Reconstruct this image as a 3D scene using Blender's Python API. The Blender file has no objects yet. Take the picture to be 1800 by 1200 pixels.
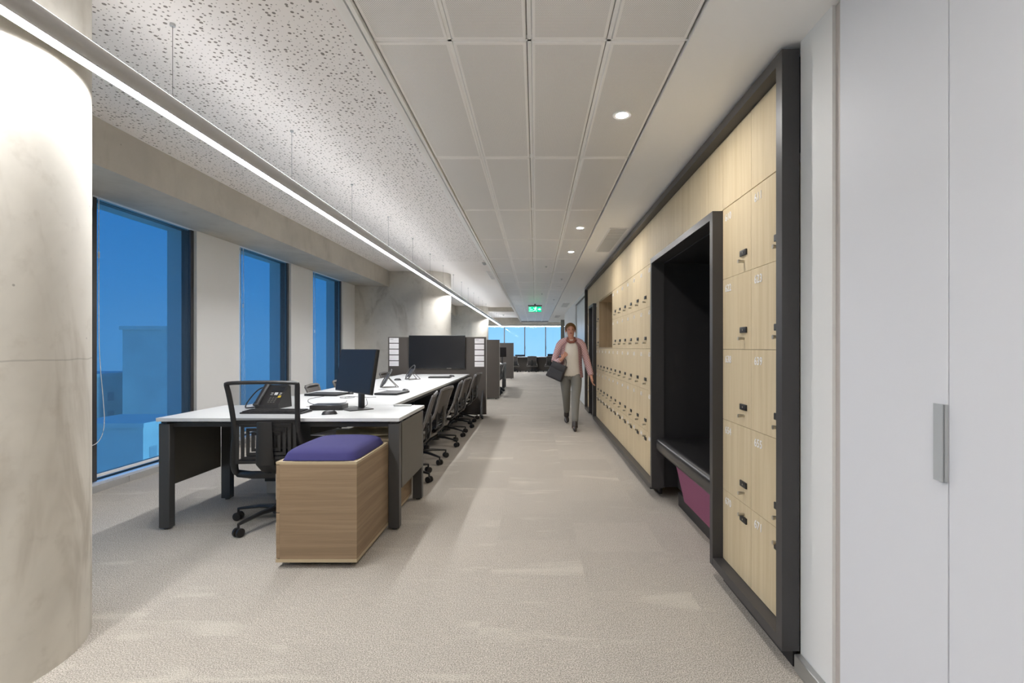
import bpy, bmesh, math, random
from mathutils import Vector, Matrix
PI = math.pi
random.seed(7)
SC = bpy.context.scene
COL = SC.collection

# ------------------------------------------------------------ camera, world, exposure
cam_d = bpy.data.cameras.new('camera')
cam = bpy.data.objects.new('camera', cam_d); COL.objects.link(cam)
cam.location = (0, 0, 1.2); cam.rotation_euler = (PI/2, 0, 0)
cam_d.sensor_width = 36; cam_d.lens = 18.0
cam_d.shift_x = -41/1800; cam_d.shift_y = 11/1800
cam_d.clip_start = 0.02; cam_d.clip_end = 800
SC.camera = cam
SC.view_settings.view_transform = 'Standard'
SC.view_settings.look = 'None'
SC.view_settings.gamma = 1
SC.view_settings.exposure = 0.42
SC.view_settings.use_curve_mapping = False

def lin(c):
    return tuple((v/12.92 if v <= 0.04045 else ((v+0.055)/1.055)**2.4) for v in (x/255 for x in c))

w = bpy.data.worlds.new('dusk_sky'); SC.world = w; w.use_nodes = True
nt = w.node_tree; nt.nodes.clear()
o_ = nt.nodes.new('ShaderNodeOutputWorld'); b_ = nt.nodes.new('ShaderNodeBackground')
tc_ = nt.nodes.new('ShaderNodeTexCoord'); sp_ = nt.nodes.new('ShaderNodeSeparateXYZ')
mr_ = nt.nodes.new('ShaderNodeMapRange'); cr_ = nt.nodes.new('ShaderNodeValToRGB')
nt.links.new(tc_.outputs['Generated'], sp_.inputs[0]); nt.links.new(sp_.outputs['Z'], mr_.inputs[0])
mr_.inputs[1].default_value = -0.25; mr_.inputs[2].default_value = 0.35
e = cr_.color_ramp.elements
e[0].position = 0.0; e[0].color = (*lin((150, 186, 214)), 1)
e[1].position = 1.0; e[1].color = (*lin((70, 158, 228)), 1)
m1 = e.new(0.42); m1.color = (*lin((142, 196, 242)), 1)
m2 = e.new(0.60); m2.color = (*lin((116, 184, 240)), 1)
nt.links.new(mr_.outputs[0], cr_.inputs[0]); nt.links.new(cr_.outputs[0], b_.inputs[0])
b_.inputs[1].default_value = 1.0
nt.links.new(b_.outputs[0], o_.inputs[0])

sun_d = bpy.data.lights.new('building_fill_sun', 'SUN'); sun_d.energy = 3.2; sun_d.color = (.72, .92, 1.0); sun_d.angle = .3  # added sun, there only to brighten the distant building faces
sun_o = bpy.data.objects.new('building_fill_sun', sun_d); COL.objects.link(sun_o)
sun_o.rotation_euler = Vector((-1, .12, -.12)).to_track_quat('-Z', 'Y').to_euler()

LAMP = 86.0          # radiance of the linear lamps
SPOT = 1000.0         # radiance of the recessed downlights

# ------------------------------------------------------------ materials
def new_mat(name):
    m = bpy.data.materials.new(name); m.use_nodes = True
    nt = m.node_tree; nt.nodes.clear()
    out = nt.nodes.new('ShaderNodeOutputMaterial'); p = nt.nodes.new('ShaderNodeBsdfPrincipled')
    nt.links.new(p.outputs[0], out.inputs[0])
    return m, nt, p, out
def N(nt, t, **kw):
    n = nt.nodes.new(t)
    for k, v in kw.items(): setattr(n, k, v)
    return n
def math_n(nt, op, a, b=None, c=None):
    n = nt.nodes.new('ShaderNodeMath'); n.operation = op
    for i, v in enumerate((a, b, c)):
        if v is None: continue
        if isinstance(v, (int, float)): n.inputs[i].default_value = v
        else: nt.links.new(v, n.inputs[i])
    return n.outputs[0]
def mixc(nt, f, a, b):
    n = nt.nodes.new('ShaderNodeMix'); n.data_type = 'RGBA'
    for i, v in ((0, f), (6, a), (7, b)):
        if isinstance(v, (int, float)): n.inputs[i].default_value = v
        elif isinstance(v, tuple): n.inputs[i].default_value = (*v[:3], 1)
        else: nt.links.new(v, n.inputs[i])
    return n.outputs[2]
def mapping(nt, scale=(1, 1, 1), coord='Object', rot=(0, 0, 0), loc=(0, 0, 0)):
    tc = nt.nodes.new('ShaderNodeTexCoord'); mp = nt.nodes.new('ShaderNodeMapping')
    mp.inputs['Scale'].default_value = scale; mp.inputs['Rotation'].default_value = rot; mp.inputs['Location'].default_value = loc
    nt.links.new(tc.outputs[coord], mp.inputs[0]); return mp.outputs[0]
def noise(nt, vec, scale, detail=3, rough=.5, dist=0):
    n = nt.nodes.new('ShaderNodeTexNoise'); n.inputs['Scale'].default_value = scale
    n.inputs['Detail'].default_value = detail; n.inputs['Roughness'].default_value = rough
    n.inputs['Distortion'].default_value = dist
    nt.links.new(vec, n.inputs['Vector']); return n.outputs['Fac']
def ramp(nt, f, lo, hi):
    n = nt.nodes.new('ShaderNodeMapRange'); n.interpolation_type = 'SMOOTHSTEP'
    nt.links.new(f, n.inputs[0]); n.inputs[1].default_value = lo; n.inputs[2].default_value = hi
    return n.outputs[0]
def bump(nt, p, h, strength=.2, dist=.01):
    b = nt.nodes.new('ShaderNodeBump'); b.inputs['Strength'].default_value = strength
    b.inputs['Distance'].default_value = dist
    nt.links.new(h, b.inputs['Height']); nt.links.new(b.outputs[0], p.inputs['Normal'])

def plain(name, rgb, rough=.5, metal=0.0, var=.06, scale=40, spec=.5, bmp=0, coat=0):
    m, nt, p, _ = new_mat(name)
    c = lin(rgb); v = mapping(nt)
    n = noise(nt, v, scale, 3)
    col = mixc(nt, n, tuple(x*(1-var) for x in c), tuple(min(1, x*(1+var)) for x in c))
    nt.links.new(col, p.inputs['Base Color'])
    p.inputs['Roughness'].default_value = rough; p.inputs['Metallic'].default_value = metal
    p.inputs['Specular IOR Level'].default_value = spec
    if coat: p.inputs['Coat Weight'].default_value = coat; p.inputs['Coat Roughness'].default_value = .1
    if bmp: bump(nt, p, n, bmp, .002)
    return m
def emis(name, rgb, strength):
    m = bpy.data.materials.new(name); m.use_nodes = True
    nt = m.node_tree; nt.nodes.clear()
    out = nt.nodes.new('ShaderNodeOutputMaterial'); e = nt.nodes.new('ShaderNodeEmission')
    e.inputs[0].default_value = (*rgb, 1); e.inputs[1].default_value = strength
    nt.links.new(e.outputs[0], out.inputs[0]); return m

M = {}
M['white_wall'] = plain('white_wall', (232, 230, 226), .65, var=.015, scale=3)
M['gypsum'] = plain('white_gypsum', (250, 248, 245), .75, var=.01, scale=3)
M['white_panel'] = plain('white_door_laminate', (229, 228, 230), .6, var=.008, scale=2)
M['metal_trim'] = plain('brushed_metal_trim', (178, 178, 175), .35, .75, var=.04, scale=60)
M['frame'] = plain('charcoal_frame', (60, 58, 58), .42, var=.05, scale=6)
M['black_lining'] = plain('black_lining', (38, 36, 37), .5, var=.05, scale=8)
M['black_plastic'] = plain('black_plastic', (34, 33, 33), .4, var=.05, scale=60)
M['castor'] = plain('castor_rubber', (30, 27, 26), .5, var=.05)
M['desk_metal'] = plain('graphite_desk_metal', (72, 71, 70), .4, .15, var=.04, scale=20)
M['desk_panel'] = plain('graphite_desk_panel', (92, 88, 80), .5, var=.04, scale=20)
M['dark_panel'] = plain('dark_desk_panel', (46, 45, 43), .5, var=.04, scale=20)
M['desk_white'] = plain('white_desktop', (208, 208, 206), .35, var=.006, scale=6)
M['partition'] = plain('dark_grey_partition', (80, 73, 67), .6, var=.05, scale=4)
M['partition_edge'] = plain('pale_partition_edge', (168, 162, 150), .4, .3, var=.02)
M['screen'] = plain('dark_screen', (26, 25, 27), .18, var=.02, scale=2)
M['screen_blue'] = plain('dark_blue_screen', (24, 28, 35), .4, var=.02, scale=2, spec=.25)
M['leather'] = plain('black_leather', (34, 33, 34), .32, var=.08, scale=30, bmp=.15)
M['plum'] = plain('plum_fabric', (140, 78, 106), .9, var=.16, scale=160, bmp=.3)
M['violet'] = plain('violet_cushion_fabric', (48, 44, 98), .85, var=.05, scale=300, bmp=.15)
M['cushion'] = plain('chair_seat_fabric', (40, 38, 42), .9, var=.12, scale=300)
M['grey_cushion'] = plain('grey_mesh_fabric', (104, 97, 92), .85, var=.08, scale=200)
M['grey_plastic'] = plain('pale_grey_plastic', (196, 194, 190), .4, var=.02)
M['mid_plastic'] = plain('mid_grey_plastic', (104, 100, 96), .4, var=.03)
M['silver'] = plain('silver_metal', (190, 184, 172), .3, .9, var=.04)
M['pull_grey'] = plain('satin_grey_pull', (186, 188, 188), .4, .1, var=.02)
M['alu'] = plain('anodised_aluminium', (186, 184, 181), .45, .3, var=.02, scale=8)
M['paper'] = plain('white_paper', (244, 240, 240), .7, var=.01)
M['old_paper'] = plain('cream_paper', (226, 214, 178), .8, var=.05)
M['print'] = plain('grey_print', (170, 168, 172), .8)
M['digit'] = plain('white_lettering', (240, 236, 232), .5, var=.01)
M['yellow'] = plain('yellow_sticker', (226, 190, 40), .6)
M['key_white'] = plain('white_phone_key', (226, 224, 220), .5)
M['skin'] = plain('skin', (206, 152, 128), .55, var=.04, scale=30)
M['hair'] = plain('brown_hair', (146, 110, 68), .6, var=.25, scale=120)
M['jeans'] = plain('grey_denim', (124, 122, 116), .85, var=.12, scale=120)
M['shirt'] = plain('cream_shirt', (224, 216, 204), .85, var=.04, scale=30)
M['boot'] = plain('dark_boot', (52, 46, 44), .45, var=.08)
M['bag'] = plain('black_bag_leather', (40, 38, 40), .5, var=.08)
M['lips'] = plain('lips', (176, 100, 92), .5)
M['eye'] = plain('dark_eye', (40, 30, 26), .3)
M['building'] = plain('pale_building', (214, 218, 214), .8, var=.2, scale=.3)
SPOT2 = emis('downlight_dim', (1, .97, .94), 6.0)
M['building_dim'] = plain('grey_building_glass', (176, 184, 186), .4, var=.1, scale=.5)
M['lamp'] = emis('linear_lamp_diffuser', (.985, 1.0, 1.03), LAMP)
M['ceiling_fill'] = emis('added_ceiling_fill', (.985, 1.0, 1.03), LAMP*.10)  # added upward glow to brighten the ceiling, not part of the fitting
M['spot'] = emis('downlight_source', (1.0, .975, .95), SPOT)
M['green'] = emis('exit_sign_green', (.0, .62, .26), 1.5)
M['sign_white'] = emis('exit_sign_white', (.55, 1.0, .75), 1.6)

# cardigan : soft pink and grey check
m, nt, p, _ = new_mat('pink_check_knit')
ch = N(nt, 'ShaderNodeTexChecker'); ch.inputs['Scale'].default_value = 55
nt.links.new(mapping(nt, (1, .3, 1)), ch.inputs[0])
ch.inputs[1].default_value = (*lin((216, 182, 180)), 1); ch.inputs[2].default_value = (*lin((190, 150, 150)), 1)
nt.links.new(ch.outputs[0], p.inputs['Base Color']); p.inputs['Roughness'].default_value = .9
M['knit'] = m

# concrete
def concrete(name, base, dark, amount=1.0):
    m, nt, p, _ = new_mat(name)
    v = mapping(nt)
    n1 = noise(nt, v, 1.7, 5, .6, .4); n2 = noise(nt, v, 9, 4, .6); n3 = noise(nt, mapping(nt, (1, 1, .35)), 3.2, 4, .6, .8)
    c = mixc(nt, ramp(nt, n1, .35, .72), lin(base), lin(tuple(x*.93 for x in base)))
    c = mixc(nt, math_n(nt, 'MULTIPLY', ramp(nt, n3, .52, .75), .55*amount), c, lin(dark))
    c = mixc(nt, math_n(nt, 'MULTIPLY', ramp(nt, n2, .55, .75), .18*amount), c, lin(dark))
    # small pin holes
    vo = N(nt, 'ShaderNodeTexVoronoi'); vo.inputs['Scale'].default_value = 7.5
    nt.links.new(v, vo.inputs['Vector'])
    hole = math_n(nt, 'LESS_THAN', vo.outputs['Distance'], .035)
    c = mixc(nt, math_n(nt, 'MULTIPLY', hole, .5), c, lin(tuple(x*.5 for x in dark)))
    # formwork joint in a ring (world height 1.14)
    sp = N(nt, 'ShaderNodeSeparateXYZ'); nt.links.new(v, sp.inputs[0])
    wob = noise(nt, v, 6, 2)
    zz = math_n(nt, 'ADD', sp.outputs['Z'], math_n(nt, 'MULTIPLY', math_n(nt, 'SUBTRACT', wob, .5), .02))
    ln = math_n(nt, 'LESS_THAN', math_n(nt, 'ABSOLUTE', math_n(nt, 'SUBTRACT', zz, 1.155)), .003)
    c = mixc(nt, math_n(nt, 'MULTIPLY', ln, .32), c, lin(tuple(x*.7 for x in dark)))
    nt.links.new(c, p.inputs['Base Color']); p.inputs['Roughness'].default_value = .72
    bump(nt, p, n2, .08, .004)
    return m
M['concrete'] = concrete('raw_concrete', (212, 206, 194), (158, 148, 132), 1.3)
M['beam'] = concrete('beam_concrete', (190, 183, 170), (154, 145, 130), .7)

# pale oak laminate (vertical grain) and walnut-ish pedestal (horizontal grain)
def wood(name, a, b, vert=True, along=(1, 1, 1), stretch=26):
    m, nt, p, _ = new_mat(name)
    info = N(nt, 'ShaderNodeObjectInfo')
    s = (stretch, stretch, 1.1) if vert else (1.0, 1.0, stretch)
    tc = N(nt, 'ShaderNodeTexCoord'); mp = N(nt, 'ShaderNodeMapping'); mp.inputs['Scale'].default_value = s
    nt.links.new(tc.outputs['Object'], mp.inputs[0])
    off = N(nt, 'ShaderNodeCombineXYZ')
    for i in range(3): nt.links.new(math_n(nt, 'MULTIPLY', info.outputs['Random'], 30.0), off.inputs[i])
    ad = N(nt, 'ShaderNodeVectorMath'); ad.operation = 'ADD'
    nt.links.new(mp.outputs[0], ad.inputs[0]); nt.links.new(off.outputs[0], ad.inputs[1])
    n1 = noise(nt, ad.outputs[0], 1.0, 4, .6, .6); n2 = noise(nt, ad.outputs[0], 6.0, 3, .6)
    c = mixc(nt, ramp(nt, n1, .3, .72), lin(a), lin(b))
    c = mixc(nt, math_n(nt, 'MULTIPLY', ramp(nt, n2, .5, .8), .25), c, lin(tuple(x*.88 for x in b)))
    nt.links.new(c, p.inputs['Base Color']); p.inputs['Roughness'].default_value = .62; p.inputs['Specular IOR Level'].default_value = .35
    return m
M['oak'] = wood('pale_oak_laminate', (213, 195, 161), (202, 182, 146))
M['niche_oak'] = wood('brown_oak_lining', (176, 154, 122), (160, 138, 106))
M['walnut'] = wood('grey_walnut_laminate', (150, 128, 102), (130, 109, 85), vert=False, stretch=30)
M['walnut_edge'] = plain('walnut_edge_band', (176, 158, 128), .5, var=.04)

# carpet
m, nt, p, _ = new_mat('greige_carpet')
v = mapping(nt)
sp = N(nt, 'ShaderNodeSeparateXYZ'); nt.links.new(v, sp.inputs[0])
tx = math_n(nt, 'FLOOR', math_n(nt, 'DIVIDE', math_n(nt, 'ADD', sp.outputs[0], 10.24), .5))
ysh = math_n(nt, 'MULTIPLY', math_n(nt, 'FRACT', math_n(nt, 'MULTIPLY', tx, .37)), .5)
ty = math_n(nt, 'FLOOR', math_n(nt, 'DIVIDE', math_n(nt, 'ADD', math_n(nt, 'ADD', sp.outputs[1], 10.1), ysh), .5))
cb = N(nt, 'ShaderNodeCombineXYZ'); nt.links.new(tx, cb.inputs[0]); nt.links.new(ty, cb.inputs[1])
wn = N(nt, 'ShaderNodeTexWhiteNoise'); nt.links.new(cb.outputs[0], wn.inputs['Vector'])
fine = noise(nt, v, 210, 2, .7)
rib = noise(nt, mapping(nt, (12, 170, 1)), 1.0, 2, .6)
# streaks, run mostly across the room and differ from tile to tile
jit = N(nt, 'ShaderNodeVectorMath'); jit.operation = 'SCALE'; nt.links.new(wn.outputs['Color'], jit.inputs[0]); jit.inputs['Scale'].default_value = 9.0
va = N(nt, 'ShaderNodeVectorMath'); va.operation = 'ADD'; nt.links.new(mapping(nt, (1.15, 4.6, 1), rot=(0, 0, .14)), va.inputs[0]); nt.links.new(jit.outputs[0], va.inputs[1])
st = noise(nt, va.outputs[0], 1.15, 3, .55, .5)
big = noise(nt, mapping(nt, (.8, 1.6, 1)), 1.2, 3)
c = mixc(nt, ramp(nt, fine, .38, .62), lin((130, 123, 113)), lin((213, 204, 192)))
c = mixc(nt, math_n(nt, 'MULTIPLY', ramp(nt, rib, .42, .62), .22), c, lin((134, 129, 120)))
c = mixc(nt, math_n(nt, 'MULTIPLY', ramp(nt, st, .57, .72), .26), c, lin((224, 219, 203)))
c = mixc(nt, math_n(nt, 'MULTIPLY', wn.outputs['Value'], .18), c, lin((130, 125, 117)))
c = mixc(nt, math_n(nt, 'MULTIPLY', big, .14), c, lin((186, 180, 170)))
nt.links.new(c, p.inputs['Base Color']); p.inputs['Roughness'].default_value = .95
p.inputs['Specular IOR Level'].default_value = .15
bump(nt, p, fine, .35, .004)
M['carpet'] = m

# gypsum with random perforation
m, nt, p, _ = new_mat('perforated_gypsum')
v = mapping(nt)
vo = N(nt, 'ShaderNodeTexVoronoi'); vo.inputs['Scale'].default_value = 34; vo.voronoi_dimensions = '2D'
vo.inputs['Randomness'].default_value = .85
nt.links.new(v, vo.inputs['Vector'])
sc = N(nt, 'ShaderNodeSeparateColor'); nt.links.new(vo.outputs['Color'], sc.inputs[0])
rr = math_n(nt, 'ADD', math_n(nt, 'MULTIPLY', math_n(nt, 'POWER', sc.outputs[0], 2.2), .24), .07)
h = math_n(nt, 'LESS_THAN', vo.outputs['Distance'], rr)
sp = N(nt, 'ShaderNodeSeparateXYZ'); nt.links.new(v, sp.inputs[0])
inx = math_n(nt, 'MULTIPLY', math_n(nt, 'LESS_THAN', sp.outputs[0], -.82), math_n(nt, 'GREATER_THAN', sp.outputs[0], -2.93))
iny = math_n(nt, 'LESS_THAN', sp.outputs[1], 9.2)
h = math_n(nt, 'MULTIPLY', math_n(nt, 'MULTIPLY', h, inx), iny)
c = mixc(nt, h, lin((246, 240, 235)), lin((142, 134, 126)))
nt.links.new(c, p.inputs['Base Color']); p.inputs['Roughness'].default_value = .8
M['perf_gypsum'] = m

# micro-perforated metal tile; object coordinates have their origin at the tile's middle
TW, TL = .277, 1.155
m, nt, p, _ = new_mat('perforated_metal_tile')
v = mapping(nt, rot=(0, 0, PI/4))
sp = N(nt, 'ShaderNodeSeparateXYZ'); nt.links.new(v, sp.inputs[0])
def cell(o, s): return math_n(nt, 'SUBTRACT', math_n(nt, 'FRACT', math_n(nt, 'ADD', math_n(nt, 'MULTIPLY', o, s), 50.0)), .5)
cx, cy = cell(sp.outputs[0], 185), cell(sp.outputs[1], 185)
d = math_n(nt, 'SQRT', math_n(nt, 'ADD', math_n(nt, 'MULTIPLY', cx, cx), math_n(nt, 'MULTIPLY', cy, cy)))
h = math_n(nt, 'SUBTRACT', 1.0, ramp(nt, d, .26, .40))
sp2 = N(nt, 'ShaderNodeSeparateXYZ'); nt.links.new(mapping(nt), sp2.inputs[0])
h = math_n(nt, 'MULTIPLY', h, math_n(nt, 'LESS_THAN', math_n(nt, 'ABSOLUTE', sp2.outputs[0]), TW/2-.013))
h = math_n(nt, 'MULTIPLY', h, math_n(nt, 'LESS_THAN', math_n(nt, 'ABSOLUTE', sp2.outputs[1]), TL/2-.016))
c = mixc(nt, math_n(nt, 'MULTIPLY', h, .62), lin((250, 247, 243)), lin((120, 114, 106)))
nt.links.new(c, p.inputs['Base Color']); p.inputs['Roughness'].default_value = .34
p.inputs['Specular IOR Level'].default_value = .6
M['tile'] = m

# see-through fabrics and glass
def sheer(name, tint, body, opac, rough=.8):
    m = bpy.data.materials.new(name); m.use_nodes = True; nt = m.node_tree; nt.nodes.clear()
    out = N(nt, 'ShaderNodeOutputMaterial'); mx = N(nt, 'ShaderNodeMixShader')
    t = N(nt, 'ShaderNodeBsdfTransparent'); t.inputs[0].default_value = (*tint, 1)
    d = N(nt, 'ShaderNodeBsdfPrincipled'); d.inputs['Roughness'].default_value = rough
    v = mapping(nt); n = noise(nt, v, 90, 2)
    nt.links.new(mixc(nt, n, tuple(x*.9 for x in body), tuple(x*1.1 for x in body)), d.inputs['Base Color'])
    mx.inputs[0].default_value = opac
    nt.links.new(t.outputs[0], mx.inputs[1]); nt.links.new(d.outputs[0], mx.inputs[2]); nt.links.new(mx.outputs[0], out.inputs[0])
    return m
M['mesh_black'] = sheer('black_chair_mesh', (1, 1, 1), lin((44, 42, 42)), .42)
M['mesh_grey'] = sheer('grey_chair_mesh', (1, 1, 1), lin((86, 81, 78)), .98)
M['blind'] = sheer('blue_screen_blind', (.22, .52, .74), lin((78, 98, 116)), .38)
m, nt, p, out = new_mat('window_glass')
p.inputs['Base Color'].default_value = (.8, .9, 1, 1); p.inputs['Roughness'].default_value = .02
tr = N(nt, 'ShaderNodeBsdfTransparent'); tr.inputs[0].default_value = (.95, .98, 1, 1)
gl = N(nt, 'ShaderNodeBsdfGlossy'); gl.inputs['Roughness'].default_value = .03
lw = N(nt, 'ShaderNodeLayerWeight'); lw.inputs[0].default_value = .5
fr = math_n(nt, 'MULTIPLY_ADD', math_n(nt, 'POWER', lw.outputs['Facing'], 5.0), .6, .015)
mx = N(nt, 'ShaderNodeMixShader'); nt.links.new(fr, mx.inputs[0])
nt.links.new(tr.outputs[0], mx.inputs[1]); nt.links.new(gl.outputs[0], mx.inputs[2]); nt.links.new(mx.outputs[0], out.inputs[0])
nt.nodes.remove(p)
M['glass'] = m
M['sign_acrylic'] = sheer('green_tinted_acrylic', (.75, 1, .85), lin((150, 220, 190)), .4, .2)
M['frost'] = sheer('frosted_door_glass', (.8, .9, .95), lin((228, 232, 232)), .95, .3)

# ------------------------------------------------------------ mesh builder
def cat(pts, r, n=4):
    P_ = [Vector(p) for p in pts]; m = len(P_)
    if not hasattr(r, '__len__'): r = [r]*m
    op, orr = [], []
    for i in range(m-1):
        a, b, c, d = P_[max(i-1, 0)], P_[i], P_[i+1], P_[min(i+2, m-1)]
        for k in range(n):
            t = k/n
            op.append(.5*((2*b)+(c-a)*t+(2*a-5*b+4*c-d)*t*t+(3*b-a-3*c+d)*t**3))
            ra, rb = r[i], r[i+1]
            orr.append(tuple(x*(1-t)+y*t for x, y in zip(ra, rb)) if isinstance(ra, tuple) else ra*(1-t)+rb*t)
    op.append(P_[-1]); orr.append(r[-1])
    return op, orr
class MB:
    def __init__(s): s.bm = bmesh.new(); s.smooth = False
    def box(s, x0, x1, y0, y1, z0, z1, bev=0, rz=0, seg=2, mat=None):
        r = bmesh.ops.create_cube(s.bm, size=1)
        vs = r['verts']
        bmesh.ops.scale(s.bm, vec=(abs(x1-x0), abs(y1-y0), abs(z1-z0)), verts=vs)
        if bev:
            es = list({e for v in vs for e in v.link_edges})
            rb = bmesh.ops.bevel(s.bm, geom=es, offset=bev, segments=seg, profile=.6, affect='EDGES')
            vs = list({v for f in rb['faces'] for v in f.verts} | {v for v in vs if v.is_valid})
            s.smooth = True
        if mat is not None: bmesh.ops.transform(s.bm, matrix=mat, verts=vs)
        if rz: bmesh.ops.rotate(s.bm, cent=(0, 0, 0), matrix=Matrix.Rotation(rz, 3, 'Z'), verts=vs)
        bmesh.ops.translate(s.bm, vec=((x0+x1)/2, (y0+y1)/2, (z0+z1)/2), verts=vs)
        return s
    def tube(s, pts, r, seg=10, closed=False, flat=1.0, up=(0, 0, 1), cap=True):
        pts = [Vector(p) for p in pts]; n = len(pts)
        if not hasattr(r, '__len__'): r = [r]*n
        rings = []
        for i, p in enumerate(pts):
            a = pts[i-1] if (i > 0 or closed) else pts[i]; b = pts[(i+1) % n] if (i < n-1 or closed) else pts[i]
            t = (b-a).normalized(); u = Vector(up)
            if abs(t.dot(u)) > .97: u = Vector((0, 1, 0)) if abs(t.y) < .9 else Vector((1, 0, 0))
            sx = t.cross(u).normalized(); sy = sx.cross(t).normalized()
            rx, ry = r[i] if isinstance(r[i], tuple) else (r[i], r[i]*flat)
            rings.append([s.bm.verts.new(p+sx*math.cos(k*2*PI/seg)*rx+sy*math.sin(k*2*PI/seg)*ry) for k in range(seg)])
        m = n if closed else n-1
        for i in range(m):
            a, b = rings[i], rings[(i+1) % n]
            for k in range(seg): s.bm.faces.new((a[k], a[(k+1) % seg], b[(k+1) % seg], b[k]))
        if cap and not closed: s.bm.faces.new(rings[0][::-1]); s.bm.faces.new(rings[-1])
        s.smooth = True; return s
    def lathe(s, prof, seg=24, c=(0, 0, 0), axis='Z', cap=True):
        rings = []
        for (r, z) in prof:
            ring = []
            for k in range(seg):
                a = k*2*PI/seg; x, y = r*math.cos(a), r*math.sin(a)
                p = {'Z': (x, y, z), 'X': (z, x, y), 'Y': (x, z, y)}[axis]
                ring.append(s.bm.verts.new((p[0]+c[0], p[1]+c[1], p[2]+c[2])))
            rings.append(ring)
        for a, b in zip(rings, rings[1:]):
            for k in range(seg): s.bm.faces.new((a[k], a[(k+1) % seg], b[(k+1) % seg], b[k]))
        if cap: s.bm.faces.new(rings[0][::-1]); s.bm.faces.new(rings[-1])
        s.smooth = True; return s
    def prism(s, poly, a, b, axis='Z'):
        def P(u, v, t): return {'Z': (u, v, t), 'X': (t, u, v), 'Y': (u, t, v)}[axis]
        A = [s.bm.verts.new(P(u, v, a)) for u, v in poly]; B = [s.bm.verts.new(P(u, v, b)) for u, v in poly]
        n = len(poly)
        for i in range(n): s.bm.faces.new((A[i], A[(i+1) % n], B[(i+1) % n], B[i]))
        s.bm.faces.new(A[::-1]); s.bm.faces.new(B); return s
    def grid(s, nu, nv, fn, thick=0):
        g = [[s.bm.verts.new(fn(i/(nu-1), j/(nv-1))) for j in range(nv)] for i in range(nu)]
        fs = [s.bm.faces.new((g[i][j], g[i+1][j], g[i+1][j+1], g[i][j+1])) for i in range(nu-1) for j in range(nv-1)]
        if thick: bmesh.ops.solidify(s.bm, geom=fs, thickness=thick)
        s.smooth = True; return s
    def quad(s, *p): s.bm.faces.new([s.bm.verts.new(x) for x in p]); return s
    def build(s, name, mat, parent=None, smooth=None, loc=None):
        bmesh.ops.recalc_face_normals(s.bm, faces=s.bm.faces)
        me = bpy.data.meshes.new(name); s.bm.to_mesh(me); s.bm.free()
        me.materials.append(M[mat] if isinstance(mat, str) else mat)
        if (s.smooth if smooth is None else smooth):
            me.shade_smooth(); me.set_sharp_from_angle(angle=math.radians(38))
        o = bpy.data.objects.new(name, me); COL.objects.link(o)
        if parent: o.parent = parent
        if loc: o.location = loc
        return o
def box(name, mat, parent, *a, **k): return MB().box(*a, **k).build(name, mat, parent)
def tag(o, label, cat, group=None):
    o['label'] = label; o['category'] = cat
    if group: o['group'] = group
    return o
def empty(name, loc=(0, 0, 0), rz=0, label=None, cat=None, group=None):
    o = bpy.data.objects.new(name, None); COL.objects.link(o); o.location = loc; o.rotation_euler = (0, 0, rz)
    o.empty_display_size = .1
    if label: tag(o, label, cat, group)
    return o
def struct(o): o['kind'] = 'structure'; return o
KIDS = {}
def copy_tree(o, parent=None, tree=None):
    if tree is None:
        tree = {}
        for x in bpy.data.objects:
            if x.parent: tree.setdefault(x.parent.name, []).append(x)
    c = o.copy(); COL.objects.link(c); c.parent = parent
    for ch in tree.get(o.name, []): copy_tree(ch, c, tree)
    return c
def place(proto, used, loc, rz, label, group=None):
    """first call moves the proto itself, later calls copy it"""
    o = proto if not used else copy_tree(proto)
    o.location = loc; o.rotation_euler = (0, 0, rz); o['label'] = label
    if group: o['group'] = group
    return o

CZ, SZ = 2.75, 2.34        # upper ceiling, lowered corridor ceiling
WX = -3.65                 # window wall
LX, FX = .974, .9205       # locker fronts, charcoal frame front

# ------------------------------------------------------------ room shell
struct(MB().box(-4.2, 4.0, -3.0, 27.2, -.1, 0).build('floor', 'carpet'))
ceil = struct(MB().box(-4.2, -.668, -3.0, 27.2, CZ, CZ+.1).build('ceiling', 'perf_gypsum'))
low = MB()
low.box(.583, 3.9, -3.0, 22.8, SZ, SZ+.06)
low.box(-.66, 4.0, 22.82, 27.2, CZ, CZ+.1)
low.box(-.668, -.632, -3.0, 22.8, SZ, CZ-.001)
low.box(-.668, 3.9, 22.8, 22.86, SZ, CZ-.001)
struct(low.build('ceiling', 'gypsum'))
# corridor ceiling grid with perforated tiles
grid_ = MB()
grid_.box(-.63, .58, -3.0, 22.79, SZ+.03, SZ+.05)
gp = struct(grid_.build('ceiling', plain('dark_ceiling_void', (96, 90, 82), .9)))
yk0_ = 1.904-4*1.17
tr = MB()
tr.box(-.618, -.603, -3.0, 22.79, SZ-.012, SZ+.028)
tr.box(.569, .582, -3.0, 22.79, SZ-.006, SZ+.028)
for x in (-.3185, -.0225, .2735):
    tr.box(x-.0075, x+.0075, -3.0, 22.79, SZ+.003, SZ+.028)
for j in range(24): tr.box(-.600, .567, yk0_ + 1.17*j-.0055, yk0_ + 1.17*j+.0055, SZ+.003, SZ+.02)
trims = struct(tr.build('trim_1', 'gypsum'))
XC = [-.4605, -.1655, .1305, .4235]
xs_edges = [-.601, -.3195, -.0235, .2725, .568]
tile0 = None
yk0 = 1.904 - 4*1.17
for j in range(23):
    for i in range(4):
        yc = yk0 + 1.17*j + .585
        if yc + .585 > 22.8: continue
        if tile0 is None:
            tm = MB(); a, b, t = TW/2, TL/2, .018
            tm.box(-a, a, -b, b, 0, t, bev=.004, seg=1)
            tile0 = tm.build('ceiling_tile', 'tile', gp); o = tile0
        else:
            o = tile0.copy(); COL.objects.link(o)
        o.location = ((xs_edges[i]+xs_edges[i+1])/2, yc, SZ)
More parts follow.
